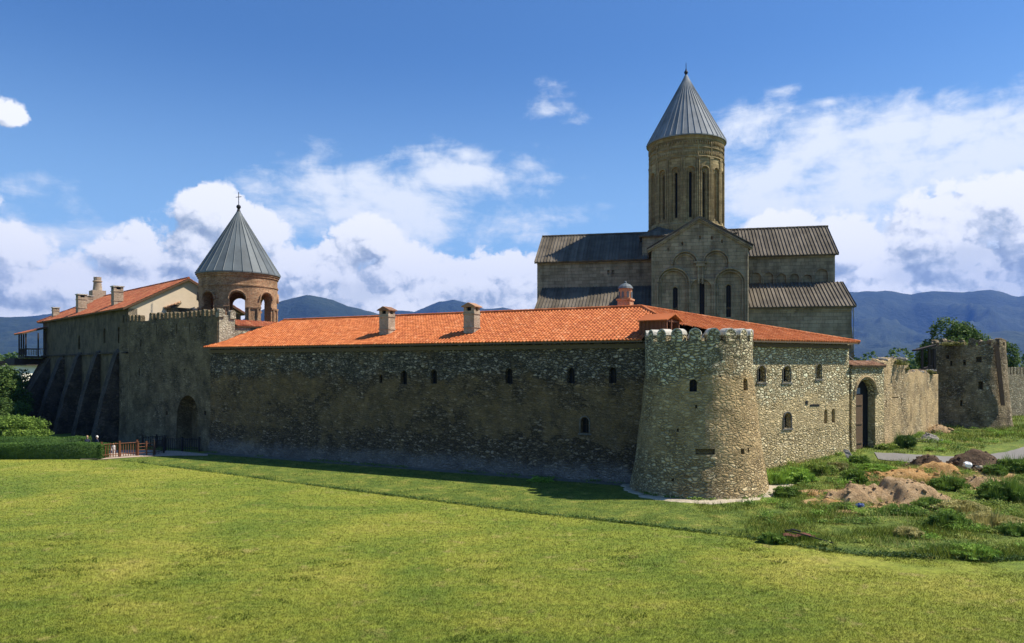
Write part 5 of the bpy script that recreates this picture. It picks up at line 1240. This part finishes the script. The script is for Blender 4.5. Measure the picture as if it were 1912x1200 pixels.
pa_ = P(181, 820, 66.2); person(pa_.x, pa_.y, 1.82, 'person wearing a white hat and dark top, right of the two behind the hedge', M['cloth_white'], M['cloth_navy'], M['cloth_tan'], -.6)
pa_ = G(212, 851); person(pa_.x, pa_.y, 1.12, 'small child in white clothes standing behind the reddish brown picket fence', M['hair_fair'], M['cloth_white'], M['cloth_white'], .3)
# ================================================================== EARTH HEAPS AND RUBBISH (right)
def heap(name, px, py, rx, ry, h, mat, label, seed, n=40, cat='earth mound', rough=.35):
    c = GG(px, py); return blob_mesh(name, (c.x, c.y, c.z), rx, ry, h, mat, label, cat, seed, n, rough=rough)
heap('earth_mound', 1662, 930, 3.6, 2.3, 1.25, M['dirt'], 'largest tan earth mound, right of the round tower', 3, 56)
heap('earth_mound', 1592, 934, 2.3, 1.6, 1.0, M['dirt'], 'smaller tan earth mound touching the left of the largest mound', 5)
heap('earth_mound', 1545, 942, 1.3, .8, .35, M['dirt_orange'], 'low orange earth patch left of the tan mounds', 6)
heap('earth_mound', 1523, 925, .9, .5, .25, M['dirt_orange'], 'small orange mound nearest the paved apron of the round tower', 7)
heap('earth_mound', 1690, 893, 3.6, 1.7, .6, M['dirt_orange'], 'long low orange mound behind the largest tan mound', 8)
heap('earth_mound', 1750, 882, 2.6, 1.5, .7, M['dirt_orange'], 'orange mound with brown brush beside the road', 9)
heap('earth_mound', 1830, 905, 2.6, 1.1, .5, M['dirt'], 'flat tan mound at the right beyond the tall grass', 10)
heap('brush_heap', 1735, 872, 2.0, 1.0, .9, M['brush'], 'dark brown brush heap left of the white plastic bag', 11, rough=.7, cat='brush heap')
heap('brush_heap', 1822, 872, 2.6, 1.2, 1.25, M['brush'], 'dark brown brush heap behind the white plastic bag', 12, rough=.7, cat='brush heap')
heap('earth_mound', 1752, 808, 1.9, .9, .75, M['dirt'], 'pinkish earth mound at the foot of the weedy round tower', 13)
heap('rubble_heap', 1733, 822, 1.6, .7, .6, M['rock'], 'grey stone rubble heap below the pinkish earth mound', 14, cat='rubble heap', rough=.9)
def crumple(name, px, py, s, mat, label, cat, z=.1, seed=0, sz=.6, dy=0):
    c = GG(px, py); c.y += dy; m_ = MB(); m_.ball((c.x, c.y, c.z+z+s*sz), s, 8, sz); m_.v = [tuple(Vector(v)+noise.noise_vector(Vector(v)*(1.6/s)+Vector((seed,0,0)))*s*.55) for v in m_.v]
    o = m_.build(name, mat, None, (c.x, c.y, c.z)); tag(o, label, cat)
crumple('plastic_bag', 1808, 882, .30, M['plastic_white'], 'white crumpled plastic bag on the brown brush heap', 'bag', .35, 1)
crumple('plastic_bag', 1829, 882, .22, M['concrete'], 'small beige bag right of the white plastic bag', 'bag', .3, 2, .35)
crumple('plastic_bag', 1606, 951, .20, M['plastic_blue'], 'blue plastic bag at the foot of the tan earth mounds', 'bag', .1, 3)
crumple('boulder', 1624, 955, .30, M['dirt_orange'], 'orange clod right of the blue plastic bag', 'clod', 0, 4, .4)
c = GG(1591, 861); m_ = MB(); m_.prism([c+Vector((-.25,0,0)), c+Vector((.2,-.1,0)), c+Vector((-.15,.3,.85)), c+Vector((-.5,.35,.8))], Vector((.05,.10,0))); m_.jitter(.04, 3)
tag(m_.build('stone_slab', M['rock'], None, c, fix=True), 'grey stone slab leaning in the weeds left of the wooden gate', 'slab')
# rusty sheet with a bar across it
ra = GG(1463, 1010); rb = GG(1523, 1008); m_ = MB(); u = (rb-ra); vs = []; 
for i in range(15):
    for j in range(7):
        p = ra+u*(i/14)+Vector((.12*(j/6), .45*(j/6), 0)); vs.append((p.x, p.y, terrain_z(p.x, p.y)+.22+.05*sin(i*.9)+.07*sin(pi*j/6)-.10*(i > 12)+.03*noise.noise(Vector((i*.8, j, 0)))))
m_.add(vs, [(i*7+j, (i+1)*7+j, (i+1)*7+j+1, i*7+j+1) for i in range(14) for j in range(6)]); k = len(vs)
m_.add([(x, y, z-.03) for x, y, z in vs], [(i*7+j+1, (i+1)*7+j+1, (i+1)*7+j, i*7+j) for i in range(14) for j in range(6)])
rsh = m_.build('rusty_sheet', M['rust'], None, ra); tag(rsh, 'bent rusty metal sheet lying in the grass at the lower right', 'metal sheet')
m_ = MB(); a = ra+u*.12+Vector((0,.35,.42)); b = GG(1556, 1019)+Vector((0,0,.12)); m_.tube([a, a.lerp(b, .5)+Vector((0,0,.03)), b], .03, 6); tag(m_.build('iron_bar', M['iron'], None, a), 'thin black iron bar lying across the rusty sheet', 'bar')
m_ = MB(); a = ra+u*.15+Vector((0,.45,.34)); b = ra+u*.6+Vector((0,.25,.36)); m_.tube([a, a.lerp(b,.5)+Vector((0,0,.09)), b], .045, 6); tag(m_.build('iron_bar', M['iron'], None, a), 'short bent black pipe on top of the rusty sheet', 'pipe')
# ================================================================== WEEDS
def bush(px, py, w, h, mat, label, n=1500, leaf=.075, seed=0, z=None, Y=None, name='weed_bush', grassy=.5):
    c = GG(px, py) if Y is None else P(px, py, Y)
    s = c.y/F; rx = w*s/2; hh = h*s*.8
    bl = sub_blobs((c.x, c.y+rx*.3, c.z+hh*.25), (rx*1.25, rx*1.1, hh*.42), 30, .2, seed)
    m = int(n*.62); V, I = leaf_quads(crown_points(bl, m), leaf, .6); k = n-m
    a = rng.uniform(0, 2*pi, k); q = np.sqrt(rng.uniform(0, 1, k)); xy = np.column_stack([c.x+rx*q*np.cos(a), c.y+rx*.3+rx*.8*q*np.sin(a)])
    d = hh*np.clip(1.05-q*.6, .25, 2)*rng.uniform(.3, 1.1, k); V2 = []; 
    q = q*1.3; side = np.column_stack([np.cos(a*3), np.sin(a*3), np.zeros(k)])*.016; b0 = np.column_stack([xy, np.full(k, c.z-.05)]); tip = b0+np.column_stack([np.cos(a)*d*.35, np.sin(a)*d*.35, d]); mid = (b0*.45+tip*.55)+np.column_stack([np.zeros(k), np.zeros(k), d*.06])
    V2 = np.stack([b0-side, b0+side, mid+side, tip], 1).reshape(-1, 3); I2 = np.arange(len(V2)).reshape(-1, 4)+len(V)
    o = np_mesh(name, np.concatenate([V, V2]), np.concatenate([I, I2]), M[mat], rng.uniform(0, 1, len(I)+len(I2)), 4, (c.x, c.y, c.z)); tag(o, label, 'plant', 'weeds on the rough ground'); return o
WB = [(1452,905,52,40,'leaf_bright','bright green weed clump right behind the paved apron of the tower'),(1490,898,60,46,'leaf_bright','broad bright green weed clump, second right of the tower'),
 (1530,885,56,40,'weed','yellow green weed clump in front of the pale wall'),(1470,925,44,30,'leaf','mid green leafy clump at the right edge of the paved apron'),
 (1598,900,42,44,'leaf','spiky green weed clump behind the smaller tan mound'),(1565,878,50,26,'lichen','olive brown weed hump at the foot of the pale wall'),
 (1640,880,60,24,'leaf_bright','low green weed patch in front of the wooden gate'),(1606,866,36,30,'leaf','green weeds beside the leaning stone slab'),
 (1780,914,64,42,'leaf','dense green tuft between the mounds, left of the flat tan mound'),(1880,935,74,66,'leaf','tall green weed bush at the right edge, front of the mounds'),
 (1902,880,56,46,'leaf','green bush at the right edge beside the road'),(1862,886,40,34,'leaf','green bush right of the brush heaps'),
 (1692,836,34,44,'leaf_dark','dark upright bush against the ochre ruined wall'),(1660,838,36,18,'weed','low weeds left of the dark upright bush'),
 (1446,1014,44,34,'leaf','green creeper clump covering the left of the rusty sheet'),(1775,985,60,50,'leaf','green weed clump standing alone in the rough grass, lower right'),
 (1832,1042,84,38,'leaf_bright','bright green weed clump at the lower right corner of the rough ground'),(1765,1030,70,22,'leaf','low green weeds left of the lower right clump'),
 (1690,960,80,30,'leaf','leafy weeds in front of the largest tan mound'),(1742,948,60,34,'leaf','leafy weeds at the right foot of the largest tan mound'),
 (1640,962,46,20,'leaf','green weeds just right of the blue bag'),(1575,948,40,16,'leaf','small weeds at the foot of the smaller tan mound'),
 (1860,985,90,46,'weed_dry','pale dry grass clump at the right, behind the lone weed clump'),(1800,955,90,34,'weed_dry','pale dry grass clump right of the largest tan mound'),
 (1905,1000,60,40,'leaf','leafy grass clump at the right edge, lower part'),(1698,1003,46,34,'weed_dry','thin dark stalks in the rough grass'),
 (1010,899,44,12,'leaf_bright','small bright weeds at the wall foot beside the tower shadow'),(1560,925,30,14,'leaf','tiny green tuft on the orange earth patch')]
for i, (px, py, w, h, mt, lb) in enumerate(WB): bush(px, py, w, h, mt, lb, n=int(1200+w*h*1.1), leaf=.06 if py > 900 else .075, seed=20+i)
for i, (px, py, w, h, Y, mt, lb) in enumerate([(1668,680,60,18,61.5,'lichen','olive weeds growing on the crest of the ruined wall'),(1690,690,16,10,63,'lichen','small weed tuft at the step of the ruined wall'),(1733,697,26,12,68.5,'lichen','weeds on the ruined wall below the shelter'),
  (1815,645,90,14,76,'leaf','green weeds covering the top of the right round tower'),(1855,648,26,10,74,'weed','pale weeds at the right rim of the weedy round tower'),(1785,644,40,12,73,'lichen','olive tuft on the left rim of the weedy round tower'),
  ]): bush(px, py, w, h, mt, lb, n=1600, leaf=.09, seed=80+i, Y=Y)
# ---- grass
def in_view(x, y, m=1.12): return np.abs(x) < y*(956/F)*m+1
def sample(n, y0, y1, bias=2.0):
    # density falls with distance
    uu = rng.uniform(0, 1, n); y = (y0**(1-bias)+(y1**(1-bias)-y0**(1-bias))*uu)**(1/(1-bias)); x = rng.uniform(-1, 1, n)*(y*(956/F)*1.12+1); return x, y
bx_, by_ = np.array([p[0] for p in BL]), np.array([p[1] for p in BL])
TX, TY = T.x, T.y
def blocked(x, y):
    b = np.hypot(x-TX, y-TY) < 5.5
    nA_ = np.array([nA.x, nA.y]); d = (x-AL.x)*nA_[0]+(y-AL.y)*nA_[1]; b |= (d < .7) & (x < 14)
    d2 = (x-T.x)*nb_.x+(y-T.y)*nb_.y; b |= (d2 < .1) & (x > 12) & (x < 27)
    d3 = (x-GA.x)*outn(GA, GD).x+(y-GA.y)*outn(GA, GD).y; b |= (d3 < -.2) & (x >= 26)
    return b
x, y = sample(520000, 18.5, 64, 2.3); k = (y < np.interp(x, bx_, by_)-.1); x, y = x[k], y[k]
sc = (y/22)**.75; V, I = blades(np.column_stack([x, y]), np.zeros(len(x))-.01, .065*sc**.5, .018*sc, .8)
o = np_mesh('grass', V, I, M['blade'], rng.uniform(0, 1, len(I)), 3); tag(o, 'short mown lawn grass', 'grass', kind='stuff')
def gz_(x, y): return np.array([terrain_z(a, b) for a, b in zip(x, y)])
x, y = sample(230000, 29, 69, 1.6); yb = np.interp(x, bx_, by_); k = (y > yb-.15) & ~blocked(x, y) & (x < 11) & ~((x < -33) & (y > 62.5)); x, y, yb = x[k], y[k], yb[k]
near = np.exp(-((y-yb-.25)/.3)**2); nn_ = npnoise(x, y, 1.3, 4)
sc = (y/36)**.8; V, I = blades(np.column_stack([x, y]), gz_(x, y)-.01, (.085+.13*near)*(1+.25*nn_), .02*sc, .7)
o = np_mesh('grass', V, I, M['blade_wild'], rng.uniform(0, 1, len(I))*.8, 3); tag(o, 'greener longer grass between the ditch and the palace wall', 'grass', kind='stuff')
x, y = sample(330000, 29, 100, 1.7); yb = np.interp(x, bx_, by_)
dd = np.zeros(len(x))
for c, rx, ry in DIRT: dd = np.maximum(dd, (np.hypot((x-c.x)/rx, (y-c.y)/ry) < .82))
road = np.zeros(len(x), bool)
for q0, q1, w in ((GG(1640,851), GG(1780,860), 1.1), (GG(1780,859), GG(1925,844), 1.6), (GG(1925,844), GG(2100,815), 3)):
    d = np.array([q1.x-q0.x, q1.y-q0.y]); L2 = (d**2).sum(); tt = np.clip(((x-q0.x)*d[0]+(y-q0.y)*d[1])/L2, 0, 1); road |= np.hypot(x-q0.x-tt*d[0], y-q0.y-tt*d[1]) < w
k = (x >= 10.5) & (y > yb-.1) & ~blocked(x, y) & (dd < .5) & ~road & (np.hypot(x-T2.x, y-T2.y) > 3.8); x, y = x[k], y[k]
nn_ = npnoise(x, y, .9, 9); near = np.exp(-((y-np.interp(x, bx_, by_)-.5)/.6)**2); h = np.clip(.24+.16*nn_+.08*near+.16*np.exp(-(((x-22)/5)**2+((y-50)/5)**2)), .08, .7)*np.where(y > 60, 1.4, 1); sc = (y/36)**.8
V, I = blades(np.column_stack([x, y]), gz_(x, y)-.02, h, .024*sc, .55)
o = np_mesh('grass', V, I, M['blade_wild'], rng.uniform(0, 1, len(I)), 3); tag(o, 'rough uncut grass around the earth mounds, right', 'grass', kind='stuff')
x, y = sample(26000, 30, 80, 1.5); nn_ = npnoise(x, y, .6, 21); k = (x > 16) & (y > np.interp(x, bx_, by_)+.8) & ~blocked(x, y) & (nn_ > .45); x, y = x[k], y[k]
V, I = blades(np.column_stack([x, y]), gz_(x, y)-.02, .5, .022, .5); o = np_mesh('grass', V, I, M['weed_dry'], rng.uniform(0, 1, len(I)), 3); tag(o, 'pale dry stems in the rough grass', 'grass', kind='stuff')

# dark leafy weeds along the ditch at the edge of the mown lawn
xs_ = rng.uniform(-33.5, 24, 26000); nn_ = npnoise(xs_, xs_*0, 2.1, 33)+npnoise(xs_, xs_*0, .6, 34); k = nn_ > rng.uniform(-2.2, 1.6, len(xs_)); xs_ = xs_[k]
ys_ = np.interp(xs_, bx_, by_)+rng.normal(size=len(xs_))*.13+.05; hz_ = rng.uniform(-.1, .13, len(xs_))
V, I = leaf_quads(np.column_stack([xs_, ys_, gz_(xs_, ys_)+hz_+.06]), .05, .3)
o = np_mesh('ground_cover', V, I, M['leaf_dark'], rng.uniform(0, .5, len(I)), 4); tag(o, 'dark low weeds growing in the ditch at the edge of the mown lawn', 'weeds', kind='stuff')
# lush clumps and dry stems in the nearest part of the lawn
x = rng.uniform(-24, 24, 150000); y = 18.6+16*rng.uniform(0, 1, 150000)**1.4; nn_ = npnoise(x, y, .8, 41)+.9*npnoise(x, y, 4, 42)+np.where(x < -5, .5, 0); k = nn_ > 1.75; x, y = x[k], y[k]
V, I = blades(np.column_stack([x, y]), np.zeros(len(x))-.01, .095, .034, .8)
o = np_mesh('grass', V, I, M['blade_wild'], rng.uniform(0, .8, len(I)), 3); tag(o, 'lush darker green tufts in the near lawn', 'grass', kind='stuff')

for i, (px, py, rx, ry, n) in enumerate([(1672,925,2.7,1.7,2600),(1590,935,1.9,1.2,1200),(1690,893,3.0,1.4,1500),(1750,882,2.6,1.5,1200),(1830,900,2.6,1.3,1400),(1560,944,1.8,.8,700)]):
    c = GG(px, py); a = rng.uniform(0, 2*pi, n); q = np.sqrt(rng.uniform(.15, 1.1, n)); x = c.x+rx*q*np.cos(a); y = c.y+ry*q*np.sin(a)
    V, I = blades(np.column_stack([x, y]), gz_(x, y)+np.clip(.25*(1-q), 0, 1)-.03, .30, .03, 1.1)
    o = np_mesh('straw', V, I, M['weed_dry'] if i % 2 == 0 else M['weed'], rng.uniform(0, 1, len(I)), 3); tag(o, 'loose straw and stems around the earth mounds', 'straw', kind='stuff')

# many small leafy clumps that make the rough ground uneven
nc = 900; x = rng.uniform(13, 62, nc); y = rng.uniform(31, 76, nc); k = (np.abs(x) < y*.74) & (y > np.interp(x, bx_, by_)+.3) & ~blocked(x, y)
for c, rx, ry in DIRT[:2]: k &= np.hypot((x-c.x)/rx, (y-c.y)/ry) > .75
k &= np.hypot(x-T2.x, y-T2.y) > 3.9
for q0, q1, w in ((GG(1640,851), GG(1780,860), 1.2), (GG(1780,859), GG(1925,844), 1.8), (GG(1925,844), GG(2100,815), 3)):
    d = np.array([q1.x-q0.x, q1.y-q0.y]); L2 = (d**2).sum(); tt = np.clip(((x-q0.x)*d[0]+(y-q0.y)*d[1])/L2, 0, 1); k &= np.hypot(x-q0.x-tt*d[0], y-q0.y-tt*d[1]) > w
x, y = x[k], y[k]; z = gz_(x, y)
for mt, lb, sel in (('leaf_bright', 'small bright leafy weeds scattered over the rough ground', 0), ('weed', 'small yellowish weeds scattered over the rough ground', 1), ('leaf', 'small green leafy weeds scattered over the rough ground', 2)):
    pts = []
    for i in range(len(x)):
        if i % 3 != sel: continue
        r = rng.uniform(.15, .5); m = int(170*r/.3); q = rng.normal(size=(m, 3))*np.array([r*.6, r*.6, r*.28]); pts.append(np.array([x[i], y[i], z[i]+.08])+np.abs(q*[0,0,1])+q*[1,1,0])
    pts = np.concatenate(pts); V, I = leaf_quads(pts, .05, .3); o = np_mesh('ground_cover', V, I, M[mt], rng.uniform(0, 1, len(I)), 4); tag(o, lb, 'weeds', kind='stuff')
# weeds and fallen stones along the foot of the walls
px_ = []
for a, b, off in ((v3(AL)+nA*.5, v3(T)+uA*5+nA*.5, .35), (v3(T)+ub*4.6+nb_*.4, v3(C2)+nb_*.4, .3), (v3(GB)+outn(GB, GC)*.4, v3(GC)+outn(GB, GC)*.4, .3), (v3(GC)+outn(GC, GD)*.4, v3(GD)+outn(GC, GD)*.4, .3)):
    L = (b-a).length; m = int(L*90); t = rng.uniform(0, 1, m); w_ = npnoise(t*L, t*0, 1.4, 77); kk = w_ > .1; t = t[kk]; X = a.x+(b.x-a.x)*t+rng.normal(size=len(t))*.14; Yy = a.y+(b.y-a.y)*t+rng.normal(size=len(t))*.14
    px_.append(np.column_stack([X, Yy, gz_(X, Yy)+rng.uniform(0, .22, len(t))]))
for k in range(46):
    a = rng.uniform(-2.7, .4); r = rng.uniform(4.35, 4.6); m = 26; q = rng.normal(size=(m, 3))*[.12,.12,.06]; px_.append(np.array([T.x+r*cos(a), T.y+r*sin(a), .12])+np.abs(q*[0,0,1])+q*[1,1,0])
pts = np.concatenate(px_); V, I = leaf_quads(pts, .055, .3); o = np_mesh('ground_cover', V, I, M['leaf'], rng.uniform(0, 1, len(I)), 4); tag(o, 'low weeds growing along the foot of the walls and round tower', 'weeds', kind='stuff')
